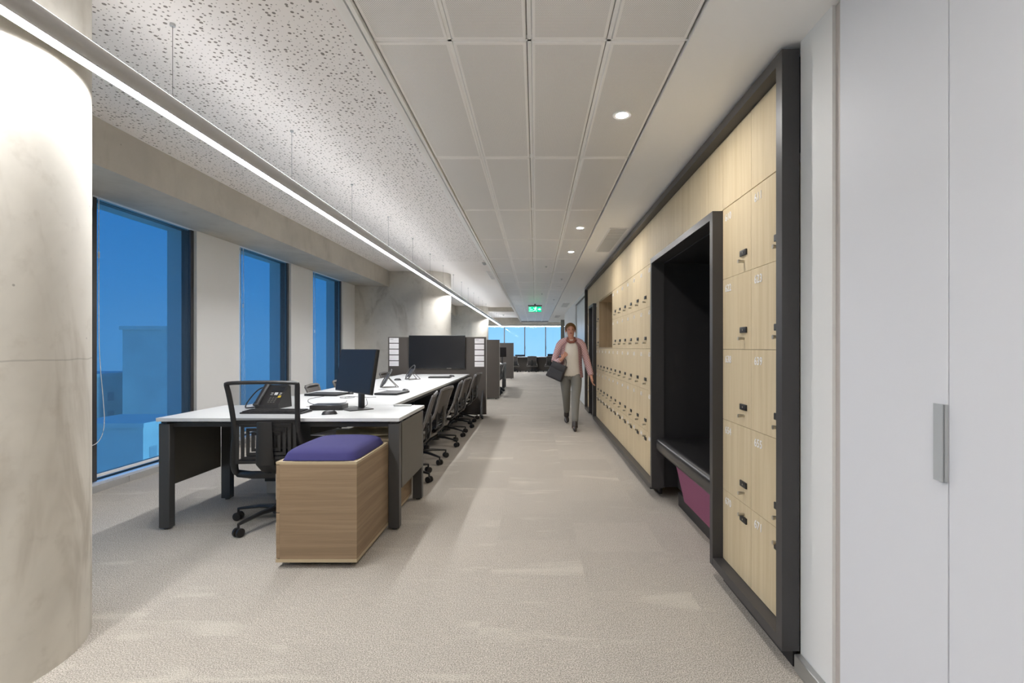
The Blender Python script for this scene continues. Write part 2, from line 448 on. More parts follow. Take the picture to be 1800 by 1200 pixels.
# walls: left facade with floor-to-beam windows
wins = [(-2.10, -.78), (0.0, 1.32), (2.10, 3.42), (4.20, 5.52), (6.32, 7.65), (8.40, 9.72), (12.6, 13.92), (14.7, 16.0), (16.8, 18.1), (21.0, 22.3), (23.2, 24.5)]
HZ = 2.46; SILL = .10
wl = MB(); y = -3.0
for a, b in wins + [(27.2, 27.2)]:
    wl.box(WX-.32, WX, y, a, 0, CZ); y = b
for a, b in wins:
    wl.box(WX-.32, WX, a, b, HZ, CZ); wl.box(WX-.32, WX-.001, a, b, 0, .055)
struct(wl.build('wall_left', 'white_wall'))
for i, (a, b) in enumerate(wins):
    wr = struct(empty('window_%d' % (i+1), (WX, (a+b)/2, 0)))
    h = (b-a)/2
    MB().box(-.13, -.12, -h, h, .055, HZ).build('glass_pane', 'glass', wr)
    f = MB(); f.box(-.16, -.09, -h, -h+.035, .055, HZ); f.box(-.16, -.09, h-.008, h, .055, HZ)
    f.box(-.16, -.09, -h, h, .055, .085); f.box(-.16, -.09, -h, h, HZ-.004, HZ)
    f.build('window_frame', 'frame', wr)
    MB().box(-.09, .0, -h, h, .055, .075, bev=.003).build('window_sill', plain('glossy_sill_%d' % i, (206, 212, 222), .16, .3), wr)
bb = MB()
segs = [(-3, -1.0), (-1.0, 2.6), (2.6, 4.585), (4.585, 8.2), (8.2, 10.34), (11.26, 15), (15, 18.98), (19.92, 27)]
for a, b in segs: bb.box(WX+.0005, WX+.016, a+.003, b-.003, 0, .055)
struct(bb.build('baseboard_left', plain('grey_skirting', (176, 174, 170), .45, .3)))
# concrete beam along the facade, cross beams, columns with stub walls
def beam(y0, y1):
    b = MB(); b.prism([(WX+.001, HZ), (-2.95, 2.43), (-2.95, CZ-.001), (WX+.001, CZ-.001)], y0, y1, 'Y'); return b
b = beam(-2.99, 1.45); struct(b.build('trim_2', 'beam'))
b = beam(2.35, 10.345); struct(b.build('trim_3', 'beam'))
b = beam(11.255, 18.98); struct(b.build('trim_4', 'beam'))
b = beam(19.92, 26.4); struct(b.build('trim_5', 'beam'))
b = MB(); b.box(-1.80, -.67, 19.6, 20.0, 2.6, CZ-.001); struct(b.build('trim_6', 'beam'))
b = MB(); b.box(-3.6, 3.6, 26.45, 26.78, 2.36, CZ-.001); struct(b.build('trim_7', 'beam'))
for i, (cy_, cxx) in enumerate(((1.893, -2.300), (10.8, -2.285), (19.45, -2.285))):
    r = .5; pts = []
    for k in range(49):
        a = -PI/2 + PI*k/48; pts.append((cxx+r*math.cos(a), cy_+r*math.sin(a)))
    pts = [(cxx-.16, cy_-.5)] + pts + [(cxx-.16, cy_+.5), (cxx-.22, cy_+.455), (WX+.001, cy_+.45), (WX+.001, cy_-.45), (cxx-.22, cy_-.455)]
    m_ = MB(); m_.prism(pts, 0, CZ-.002, 'Z'); m_.smooth = True
    o = m_.build('trim_%d' % (8+i), 'concrete'); struct(o)
# far window wall
FY = 26.8
fw = MB(); fw.box(-4.2, 4.0, FY, FY+.3, 2.36, CZ); fw.box(-4.2, 4.0, FY, FY+.3, 0, .70)
fw.box(-4.2, -3.9, FY, FY+.3, 0, CZ); fw.box(3.6, 4.0, FY, FY+.3, 0, CZ); struct(fw.build('wall_back', 'white_wall'))
for i, x in enumerate((-3.85, -2.74, -1.65, -.58, .515, 1.60, 2.69)):
    wr = struct(empty('window_%d' % (20+i), (x, FY, 0)))
    x1 = 1.07
    MB().box(.04, x1, .12, .13, .70, 2.36).build('glass_pane', 'glass', wr)
    f = MB(); f.box(0, .05, .04, .16, .70, 2.36); f.box(.05, x1, .06, .16, .70, .74); f.box(.05, x1, .06, .16, 2.31, 2.36)
    f.build('window_frame', 'desk_metal', wr)
    if i in (3, 4): MB().box(.045, .06, .035, .05, 1.12, 1.28, bev=.004).build('window_handle', 'desk_metal', wr)
# right-hand walls
wr_ = MB()
wr_.box(.989, 1.62, 1.705, 1.909, 0, SZ)                # white pier before the lockers
wr_.box(1.50, 1.62, 1.909, 9.53, 0, SZ)                 # behind the lockers
wr_.box(.989, 1.62, 9.53, 10.1, 0, SZ); wr_.box(.989, 1.62, 10.1, 12.6, 2.25, SZ); wr_.box(1.1, 1.62, 10.1, 12.6, 0, 2.25)
wr_.box(.989, 1.62, 12.6, 17.3, 0, SZ)
wr_.box(1.5, 1.62, -3.0, 1.705, 0, SZ)
wr_.box(3.9, 4.0, -3.0, 27.2, 0, CZ)
wr_.box(1.62, 3.9, 17.2, 17.3, 0, SZ)
struct(wr_.build('wall_right', 'white_wall'))
struct(MB().box(1.05, 1.19, 20.9, 21.2, 0, SZ).build('trim_11', plain('grey_pillar', (150, 150, 140), .7)))
struct(MB().box(1.0, 1.10, 1.664, 1.705, 0, SZ-.004).build('trim_12', plain('beige_recess', (196, 186, 178), .6)))
struct(MB().box(-4.2, 4.0, -3.1, -3.0, 0, CZ).build('wall_front', 'white_wall'))
bs = MB(); bs.box(.962, .988, 1.69, 1.905, 0, .063, bev=.003, seg=1); struct(bs.build('baseboard_right', 'metal_trim'))
# glass double door in the right wall beyond the lockers
dr = struct(empty('door_1', (.99, 11.35, 0)))
for s, y0, y1 in ((1, 10.12, 11.345), (2, 11.355, 12.58)):
    MB().box(.03, .07, y0-11.35, y1-11.35, .01, 2.24).build('door_leaf', 'frost', dr)
MB().box(-.004, .03, -1.25, 1.25, 2.24, 2.252).build('door_head', 'mid_plastic', dr)
for s in (-.06, .06):
    MB().tube([(.0, s, .95), (.0, s, 1.35)], .009).box(.0, .03, s-.006, s+.006, .98, .992).box(.0, .03, s-.006, s+.006, 1.31, 1.322).build('door_handle', 'desk_metal', dr)

# ------------------------------------------------------------ lamps
def linear_lamp(name, x, y0, y1, z0, label, up=True, low=.0115, wires=None):
    """aluminium channel, opal strip recessed between its lips"""
    root = empty(name, (x, (y0+y1)/2, z0), 0, label, 'lamp')
    L = (y1-y0)/2; prof = []
    hw, hh = .050, .100
    a0 = math.asin(.027/.050)
    out = [(.050*math.sin(-a0-(2*PI-2*a0)*k/28), .050-.050*math.cos(-a0-(2*PI-2*a0)*k/28)) for k in range(29)]
    zb0 = out[0][1]; out = [(x_, z_-zb0) for x_, z_ in out]; hh = .1-zb0
    inner = [(.0235, 0), (.0235, .012), (-.0235, .012), (-.0235, 0)]
    b = MB(); b.prism(out+inner, -L, L, 'Y'); b.smooth = True
    body = b.build('lamp_body', 'alu', root)
    e = MB(); n = max(1, round(2*L/.6))
    for k in range(n):
        a = -L+2*L*k/n; c = -L+2*L*(k+1)/n
        e.quad((-.023, a, low), (.023, a, low), (.023, c, low), (-.023, c, low))
    ee = e.build('lamp_diffuser', 'lamp', root)
    if up:
        e = MB()
        for k in range(n): a = -L+2*L*k/n; c = -L+2*L*(k+1)/n; e.quad((-.015, a, hh+.0008), (.015, a, hh+.0008), (.015, c, hh+.0008), (-.015, c, hh+.0008))
        e.build('added_uplight_strip', 'ceiling_fill', root)  # glowing strip added on top of the lamp as ceiling fill
    for y in (wires or []):
        wy = y-(y0+y1)/2
        wb = MB(); wb.tube([(0, wy, hh), (0, wy, CZ-z0-.001)], .0013, 6)
        wire = wb.build('suspension_wire', 'mid_plastic', root)
        MB().lathe([(.012, CZ-z0-.012), (.012, CZ-z0-.001)], 12, (0, wy, 0)).build('ceiling_cap', 'pull_grey', wire)
        MB().lathe([(.005, hh-.002), (.005, hh+.02)], 8, (0, wy, 0)).build('wire_clamp', 'mid_plastic', wire)
    if low < 0:
        sd = MB()
        for q in (-.0232, .0232): sd.quad((q, -L, low), (q, L, low), (q, L, .0), (q, -L, .0))
        sd.build('diffuser_edge', 'lamp_soft', root)
    return root
M['lamp_soft'] = emis('lamp_diffuser_edge', (.985, 1.0, 1.03), 4.0)
linear_lamp('linear_pendant_lamp', -1.737, -2.6, 26.0, 2.298, 'long straight aluminium pendant lamp hung on wires above the desks', wires=[2.452+1.2*k-3.6 for k in range(23)])
r = linear_lamp('linear_pendant_lamp', 0, -2.9, 2.9, 2.30, 'straight glowing lamp running crosswise above the far window desk', up=False, low=-.012)
r.location = (-.75, 26.2, 2.30); r.rotation_euler = (0, 0, PI/2)

def downlight():
    root = empty('downlight', (0, 0, SZ))
    tag(root, 'x', 'ceiling light')
    MB().lathe([(.028, .0), (.030, -.002), (.044, -.003), (.046, -.0005), (.046, .001)], 24, cap=False).build('trim_ring', 'gypsum', root)
    e = MB(); e.lathe([(.0, .0), (.028, .0)], 20, cap=False); e2 = e.build('light_source', 'spot', root); e2.location = (0, 0, -.0005)
    return root
dl = downlight(); used = False
for y, t in ((-1.1, 'added round downlight behind the camera, out of view'), (.2, 'added unseen round downlight above the white cupboards'), (2.509, 'nearest bright round downlight set in the corridor ceiling tiles'), (4.872, 'round downlight in the tiles beside the near slotted ceiling vent'),  # first two are added out of view to brighten doors and corridor
             (6.085, 'round downlight in the tiles level with the far end of the near vent'), (9.59, 'round downlight in the tiles above the far end of the lockers'), (13.15, 'small round downlight in the tiles beside the green exit sign')):
    q = place(dl, used, (.425, y, SZ-.001), 0, t, 'downlights in the corridor ceiling'); used = True
    if y > 9:
        for c_ in q.children:
            if c_.name.startswith('light_source'): c_.data = c_.data.copy(); c_.data.materials[0] = M['grey_plastic']

def detector():
    root = empty('smoke_detector'); tag(root, 'x', 'detector')
    MB().lathe([(.05, 0), (.05, -.014), (.044, -.02)], 20).build('detector_base', 'grey_plastic', root)
    MB().lathe([(.034, -.02), (.034, -.035), (.02, -.048), (.004, -.05)], 20).build('sensor_head', 'pull_grey', root)
    return root
dt = detector()
place(dt, False, (-.92, 9.3, CZ-.001), 0, 'smoke detector under the upper ceiling next to the lowered corridor ceiling', 'smoke detectors')
for p_, l_ in (((-.87, 18.3, CZ-.001), 'far smoke detector on the upper ceiling near the last column'), ((-1.5, 24.0, CZ-.001), 'farthest smoke detector on the upper ceiling before the back windows')):
    place(dt, True, p_, 0, l_, 'smoke detectors')
def sprinkler():
    root = empty('sprinkler'); tag(root, 'x', 'sprinkler')
    MB().lathe([(.018, 0), (.018, -.003), (.007, -.005), (.005, -.014)], 16).build('sprinkler_body', 'pull_grey', root)
    MB().lathe([(.010, -.0142), (.010, -.016)], 12).build('deflector', 'pull_grey', root)
    return root
spk = sprinkler()
for i, (x, y, l_) in enumerate(((.15, 7.17, 'small sprinkler in the tiles, first one down the corridor'), (.434, 8.48, 'small sprinkler in the right-hand tile row before the far downlight'),
                               (.138, 10.8, 'small sprinkler in the tiles just before the green exit sign'), (.436, 12.07, 'small sprinkler in the right-hand tile row near the exit sign'))):
    place(spk, i > 0, (x, y, SZ-.001), 0, l_, 'ceiling sprinklers')
def vent():
    root = empty('ceiling_vent'); tag(root, 'x', 'vent')
    f = MB(); f.box(-.09, .09, -.60, -.585, -.006, 0); f.box(-.09, .09, .585, .60, -.006, 0); f.box(-.09, -.078, -.585, .585, -.006, 0); f.box(.078, .09, -.585, .585, -.006, 0)
    f.build('vent_frame', 'gypsum', root)
    MB().box(-.078, .078, -.585, .585, -.001, 0).build('vent_back', 'black_lining', root)
    s = MB()
    for k in range(36): s.box(-.078, .078, -.583+k*.0325, -.583+k*.0325+.012, -.005, -.002)
    sl = s.build('slat', 'gypsum', root)
    return root
vn = vent()
place(vn, False, (.80, 5.47, SZ-.001), 0, 'slotted white ceiling vent nearest the camera, above the lockers', 'ceiling vents')
place(vn, True, (.80, 13.7, SZ-.001), 0, 'slotted ceiling vent above the white wall, second along the corridor', 'ceiling vents')
place(vn, True, (.80, 18.7, SZ-.001), 0, 'farthest slotted ceiling vent on the right, near the back windows', 'ceiling vents')
place(vn, True, (-.91, 10.95, CZ-.001), 0, 'ceiling vent on the upper left ceiling beside the lowered strip', 'ceiling vents')

# exit sign
ex = empty('exit_sign', (-.008, 13.15, SZ), 0, 'green lit running man exit sign hanging from the corridor ceiling', 'sign')
MB().box(-.18, .18, -.03, .03, -.075, -.045, bev=.004).box(-.02, .02, -.01, .01, -.045, -.0125).build('housing', 'mid_plastic', ex)
MB().box(-.165, .165, -.003, .003, -.225, -.076).build('sign_panel', 'sign_acrylic', ex)
gb = MB()
for a_, b_ in ((-.160, -.045), (-.035, .060), (.070, .160)): gb.box(a_, b_, -.0045, -.0035, -.215, -.09)
gb.build('sign_field', 'green', ex)
s = MB(); Yf = -.0075
def blob(pts, r): s.tube([(x, Yf, z) for x, z in pts], r, 6)
blob([(-.15, -.20), (-.05, -.20)], .006); blob([(-.15, -.12), (-.10, -.12)], .007); blob([(-.14, -.16), (-.06, -.155)], .006)
s.lathe([(.014, -.001), (.014, .001)], 12, (.025, Yf, -.10), 'Y')
blob([(.015, -.115), (0, -.155)], .014); blob([(.012, -.12), (.045, -.145)], .006); blob([(.01, -.12), (-.03, -.13), (-.04, -.11)], .006)
blob([(0, -.155), (.03, -.18), (.035, -.215)], .007); blob([(0, -.155), (-.02, -.19), (-.05, -.195)], .007)
s.prism([(.075, -.165), (.115, -.165), (.115, -.185), (.155, -.153), (.115, -.12), (.115, -.14), (.075, -.14)], Yf-.001, Yf+.001, 'Y')
s.build('pictogram', 'sign_white', ex)

# ------------------------------------------------------------ locker wall
z5 = .112; P = .36
def zb(row): return 1.192 - .36*(row-2)          # bottom of row 1..5 counted from the top:  row1 bottom 1.552
ROWZ = {1: 1.552, 2: 1.192, 3: .832, 4: .472, 5: .112}
surround = empty('locker_surround', (LX, 5.7, 0), 0, 'long charcoal picture frame standing around the whole oak locker wall', 'frame')
yA, yB = 1.911, 9.565
def part(name, mat, par, *a, **k):
    mb = MB(); a = list(a); a[2] -= 5.7; a[3] -= 5.7; a[0] -= LX; a[1] -= LX
    return mb.box(*a, **k).build(name, mat, par)
part('top_rail', 'frame', surround, FX, 1.0, 1.958, yB-.045, 2.272, 2.315)
part('side_jamb', 'frame', surround, FX, .986, yA, 1.958, .068, 2.315)
part('side_jamb', 'frame', surround, FX, 1.0, yB-.045, yB, .068, 2.315)
for a, b in ((1.958, 2.655), (4.105, 8.165), (8.86, yB-.045)): part('bottom_rail', 'frame', surround, FX, 1.0, a, b, .068, .110)
part('plinth', 'black_lining', surround, .97, .985, 1.93, 2.64, .0, .067)
part('plinth', 'black_lining', surround, 1.02, 1.04, 4.2, 9.5, .0, .067)
part('roof_panel', 'black_lining', surround, 1.0, 1.46, 1.93, 9.5, 2.276, 2.30)
nearc = [2.658-.3475*(k+1) for k in range(2)]            # near edges (toward the camera): 2.3105, 1.963
midc = [4.10+.34*k for k in range(12)]
farc = [8.84+.34*k for k in range(2)]
# numbered columns run from the far end toward the camera
order = [(y, .34, 'far') for y in farc[::-1]] + [(y, .34, 'mid') for y in midc[::-1]] + [(y, .3475, 'near') for y in nearc]
door_me, body_me = {}, {}
G = .0018
def locker(y0, wd, row, num, label):
    zb_ = ROWZ[row]; root = empty('locker', (LX, y0, zb_), 0, label, 'locker', 'numbered oak lockers')
    for name, cache, mk in (('locker_body', body_me, lambda: MB().box(.0205, .48, G, wd-G, G, P-G).build('locker_body', 'oak')),
                            ('door', door_me, lambda: MB().box(0, .018, G/2, wd-G/2, G/2, P-G/2).build('door', 'oak'))):
        if wd not in cache:
            o = mk(); cache[wd] = o.data
        else:
            o = bpy.data.objects.new(name, cache[wd]); COL.objects.link(o)
        o.parent = root
        if name == 'door': door = o
    up = row != 5
    zk, zn = (.091, .051) if up else (P-.072, P-.048)
    if 'k' not in door_me:
        kb = MB(); kb.box(-.008, 0, -.036, .036, -.014, .014, bev=.003); k_ = kb.build('keypad_lock', 'black_plastic'); door_me['k'] = k_.data
        n_ = MB().tube([(0, 0, 0), (-.017, 0, 0), (-.023, .0, 0)], [.006, .007, .0085], 12).tube([(-.023, -.0, 0), (-.029, 0, 0)], .0085, 12).build('turn_knob', 'silver'); door_me['n'] = n_.data
        t_ = MB().lathe([(.0045, -.009), (.0045, -.0085)], 10, axis='X').build('key_cylinder', 'silver'); door_me['t'] = t_.data
        for q in (k_, n_, t_): bpy.data.objects.remove(q)
    for nm, key, zz in (('keypad_lock', 'k', zk), ('turn_knob', 'n', zn), ('key_cylinder', 't', zk)):
        q = bpy.data.objects.new(nm, door_me[key]); COL.objects.link(q); q.parent = door; q.location = (0, .078, zz)
    if num not in door_me: door_me[num] = 1
    cu = bpy.data.curves.new('number', 'FONT'); cu.body = str(num); cu.size = .050; cu.extrude = .0004
    cu.align_x = 'LEFT'; cu.align_y = 'CENTER'; cu.materials.append(M['digit']); cu.space_character = 1.08
    tt = bpy.data.objects.new('number_curve', cu); COL.objects.link(tt)
    m0 = bpy.data.meshes.new_from_object(tt); bpy.data.objects.remove(tt)
    bm_ = bmesh.new()
    for q_, (dx_, dy_) in enumerate(((-.0011, 0), (.0011, 0), (0, -.0009), (0, .0009))):
        k0 = len(bm_.verts); bm_.from_mesh(m0); bm_.verts.ensure_lookup_table()
        for v_ in bm_.verts[k0:]: v_.co.x += dx_; v_.co.y += dy_; v_.co.z += .00012*q_
    me = bpy.data.meshes.new('number'); bm_.to_mesh(me); bm_.free(); me.materials.append(M['digit']); bpy.data.meshes.remove(m0)
    t = bpy.data.objects.new('number', me); COL.objects.link(t); t.parent = door
    t.rotation_euler = (PI/2, 0, -PI/2); t.location = (-.0009, wd-.035, P-.052)
    return root
ordn = ['first', 'second', 'third', 'fourth', 'fifth', 'sixth', 'seventh', 'eighth', 'ninth', 'tenth', 'eleventh', 'twelfth']
rown = {1: 'top row of doors', 2: 'second row down', 3: 'middle row', 4: 'fourth row down', 5: 'bottom row'}
starts = {1: 600, 2: 612, 3: 624, 4: 640, 5: 656}
for row in range(1, 6):
    n = starts[row]
    for ci, (y0, wd, zone) in enumerate(order):
        if row <= 2 and zone == 'mid' and 6.4 < y0 < 7.7: continue
        if zone == 'near': where = 'column beside the near white wall' if y0 < 2.1 else 'column touching the black seating nook'
        elif zone == 'mid': where = '%s column beyond the seating nook' % ordn[round((y0-4.10)/.34)]
        else: where = '%s column beyond the narrow far recess' % ('nearer' if y0 < 9 else 'farther')
        locker(y0, wd, row, n, 'oak locker %d, %s, %s' % (n, rown[row], where)); n += 1
# blank oak panels above the doors
fill = []
ys = [1.963, 2.3105] + [2.658+.3605*k for k in range(4)] + midc + [8.18, 8.51] + farc
for k, y0 in enumerate(ys):
    y1 = ys[k+1] if k+1 < len(ys) else 9.518
    p_ = part('filler_panel', 'oak', surround, LX, LX+.018, y0+G/2, y1-G/2, 1.9155, 2.2705)
# open niche over two locker rows
nc = empty('open_niche', (LX, 7.16, 1.192), 0, 'open oak-lined niche let into the upper locker rows', 'niche')
a, b, h = -.68+.003, .68-.003, .72
MB().box(.36, .375, a, b, 0, h-.003).build('back_panel', 'niche_oak', nc)
for nm, bx in (('side_panel', (0, .36, a, a+.016, 0, h-.003)), ('side_panel', (0, .36, b-.016, b, 0, h-.003)), ('bottom_panel', (0, .36, a+.016, b-.016, .002, .016)), ('top_panel', (0, .36, a+.016, b-.016, h-.019, h-.003))):
    MB().box(*bx).build(nm, 'niche_oak' if nm != 'side_panel' else 'niche_oak', nc)
# black seating nook
nk = empty('seating_nook', (LX, 3.375, 0), 0, 'tall black seating nook with charcoal rim between the oak lockers', 'nook')
def npart(nm, mat, root, yc, *bx, **k): return MB().box(bx[0]-LX, bx[1]-LX, bx[2]-yc, bx[3]-yc, bx[4], bx[5], **k).build(nm, mat, root)
def nook(root, yc, y0, y1, zt, rim=.042):
    npart('rim_jamb', 'frame', root, yc, FX, 1.02, y0, y0+rim, .09 if y0 > 3 else .068, zt)
    npart('rim_jamb', 'frame', root, yc, FX, 1.02, y1-rim, y1, .09, zt)
    npart('rim_top', 'frame', root, yc, FX, 1.02, y0+rim, y1-rim, zt-.04, zt)
    npart('side_lining', 'black_lining', root, yc, 1.02, 1.475, y0, y0+.02, .09, zt-.02)
    npart('side_lining', 'black_lining', root, yc, 1.02, 1.475, y1-.02, y1, .09, zt-.02)
    npart('back_lining', 'black_lining', root, yc, 1.46, 1.475, y0+.02, y1-.02, .0, zt-.045)
    npart('top_lining', 'black_lining', root, yc, 1.02, 1.46, y0+.02, y1-.02, zt-.045, zt-.02)
nook(nk, 3.375, 2.660, 4.098, 1.910)
bench = empty('bench', (1.2, 3.375, 0), 0, 'built-in bench with black leather cushion and plum base inside the black nook', 'bench')
cs = MB(); cs.box(.945-1.2, 1.45-1.2, 2.69-3.375, 4.04-3.375, .385, .495, bev=.045, seg=5); cs.build('seat_cushion', 'leather', bench)
bp = MB(); bp.prism([(1.0-1.2, .384), (1.44-1.2, .384), (1.44-1.2, .10), (1.065-1.2, .10)], 2.70-3.375, 3.66-3.375, 'Y'); bp.build('upholstered_base', 'plum', bench)
MB().box(1.09-1.2, 1.44-1.2, 2.72-3.375, 3.90-3.375, 0, .099).build('plinth', 'black_lining', bench)
MB().box(1.12-1.2, 1.16-1.2, 3.90-3.375, 4.02-3.375, .10, .38).build('support_leg', 'black_lining', bench)
nk2 = empty('tall_recess', (LX, 8.51, 0), 0, 'narrow tall black recess with charcoal rim near the far end of lockers', 'recess')
nook(nk2, 8.51, 8.183, 8.837, 1.910)
npart('edge_strip', 'alu', nk2, 8.51, FX-.002, FX, 8.223, 8.231, .09, 1.87)
npart('glass_door', 'screen', nk2, 8.51, 1.03, 1.04, 8.23, 8.79, .1, 1.86)

# white cupboards at the right edge of the picture
def cupboard():
    root = empty('tall_cupboard'); tag(root, 'x', 'cupboard')
    MB().box(.022, .50, .003, .435, 0.0, SZ-.01).build('cupboard_body', 'white_wall', root)
    d = MB().box(0, .02, .0015, .4365, .012, SZ-.012, bev=.0012, seg=1).build('door', 'white_panel', root)
    h = MB(); h.box(-.010, -.007, .001, .034, .877, 1.064); h.box(-.010, .0, .001, .004, .877, 1.064); h.build('handle', 'pull_grey', d)
    return root
cp = cupboard()
cl_ = ['tall white cupboard next to the pale recess, grey edge pull on its door', 'tall white cupboard cut by the right edge of the picture']
for i in range(2):
    place(cp, i > 0, (.989, 1.226-.438*i, 0), 0, cl_[i], 'tall white cupboards')

# ------------------------------------------------------------ blinds, cords, distant buildings
bl_lab = ['roller blind of the tall window nearest the camera, white cord looped beside it', 'roller blind of the middle tall window behind the front desk', 'roller blind of the narrow-looking window nearest the concrete wall']
for i, (a, b) in enumerate(((4.20, 5.52), (6.32, 7.65), (8.40, 9.72))):
    root = empty('roller_blind', (WX-.045, (a+b)/2, 0), 0, 'blue ' + bl_lab[i], 'blind', 'roller blinds')
    h = (b-a)/2; g0 = -h+.105
    MB().grid(2, 2, lambda u, v: (0, g0+u*(h-.05-g0), .135+v*(HZ-.137))).build('blind_fabric', 'blind', root)
    MB().box(-.008, .008, g0, h-.05, .108, .134, bev=.003).build('bottom_bar', 'key_white', root)
    MB().box(-.012, .014, h-.049, h-.003, .08, HZ-.002).build('side_guide', 'frame', root)
    if i == 0: MB().box(-.012, .012, g0-.055, g0-.004, .08, HZ-.002).build('side_guide', 'frame', root)
    else: MB().box(-.004, .004, g0-.012, g0-.002, .08, HZ-.002).build('side_guide', 'alu', root)
    if i == 0:
        y0 = g0-.03; c_ = MB()
        c_.tube(*cat([(.05, y0, HZ-.002), (.05, y0, 1.9), (.05, y0+.005, 1.2), (.05, y0+.045, .75), (.05, y0+.055, .58), (.05, y0+.03, .46), (.05, y0-.04, .40), (.05, y0-.12, .42), (.05, y0-.17, .55), (.05, y0-.15, 1.2), (.05, y0-.06, HZ-.002)], .0028, 5), 8)
        c_.lathe([(.007, 1.95), (.007, 2.0)], 8, (.05, y0, 0))
        c_.build('cord', 'key_white', root)
    else:
        MB().tube([(.03, g0-.007, HZ-.002), (.03, g0-.007, .35), (.03, g0+.02, .30), (.03, g0+.04, .36), (.03, g0+.006, HZ-.002)], .002, 6).lathe([(.006, 1.95-.25*i), (.006, 2.0-.25*i)], 8, (.03, g0-.007, 0)).build('cord', 'key_white', root)
bd = [(-60, 86, 9, 12, 4.0, 'pale tower block'), (-75, 82, 12, 16, -3.5, 'low pale block'), (-52, 66, 9, 8, -8.5, 'low wide roof'), (-70, 104, 10, 14, -1.5, 'distant slab block')]
for i, (x, y, sx, sy, top, nm) in enumerate(bd):
    root = empty('building', (x, y, -40), 0, nm + ' seen dimly through the blue blind of the nearest window', 'building')
    MB().box(-sx/2, sx/2, -sy/2, sy/2, 0, top+40).build('building_wall', 'building', root)
    MB().box(-sx/2-.3, sx/2+.3, -sy/2-.3, sy/2+.3, top+40, top+40.6).build('roof', 'building', root)
    for k in range(5):
        zz = top+40-2.5-3*k
        wb = MB()
        for q in range(4): wb.box(sx/2-.01, sx/2+.06, -sy/2+1+q*sy/4.2, -sy/2+2.2+q*sy/4.2, zz-1.4, zz)
        wb.build('window_row', 'building_dim', root)

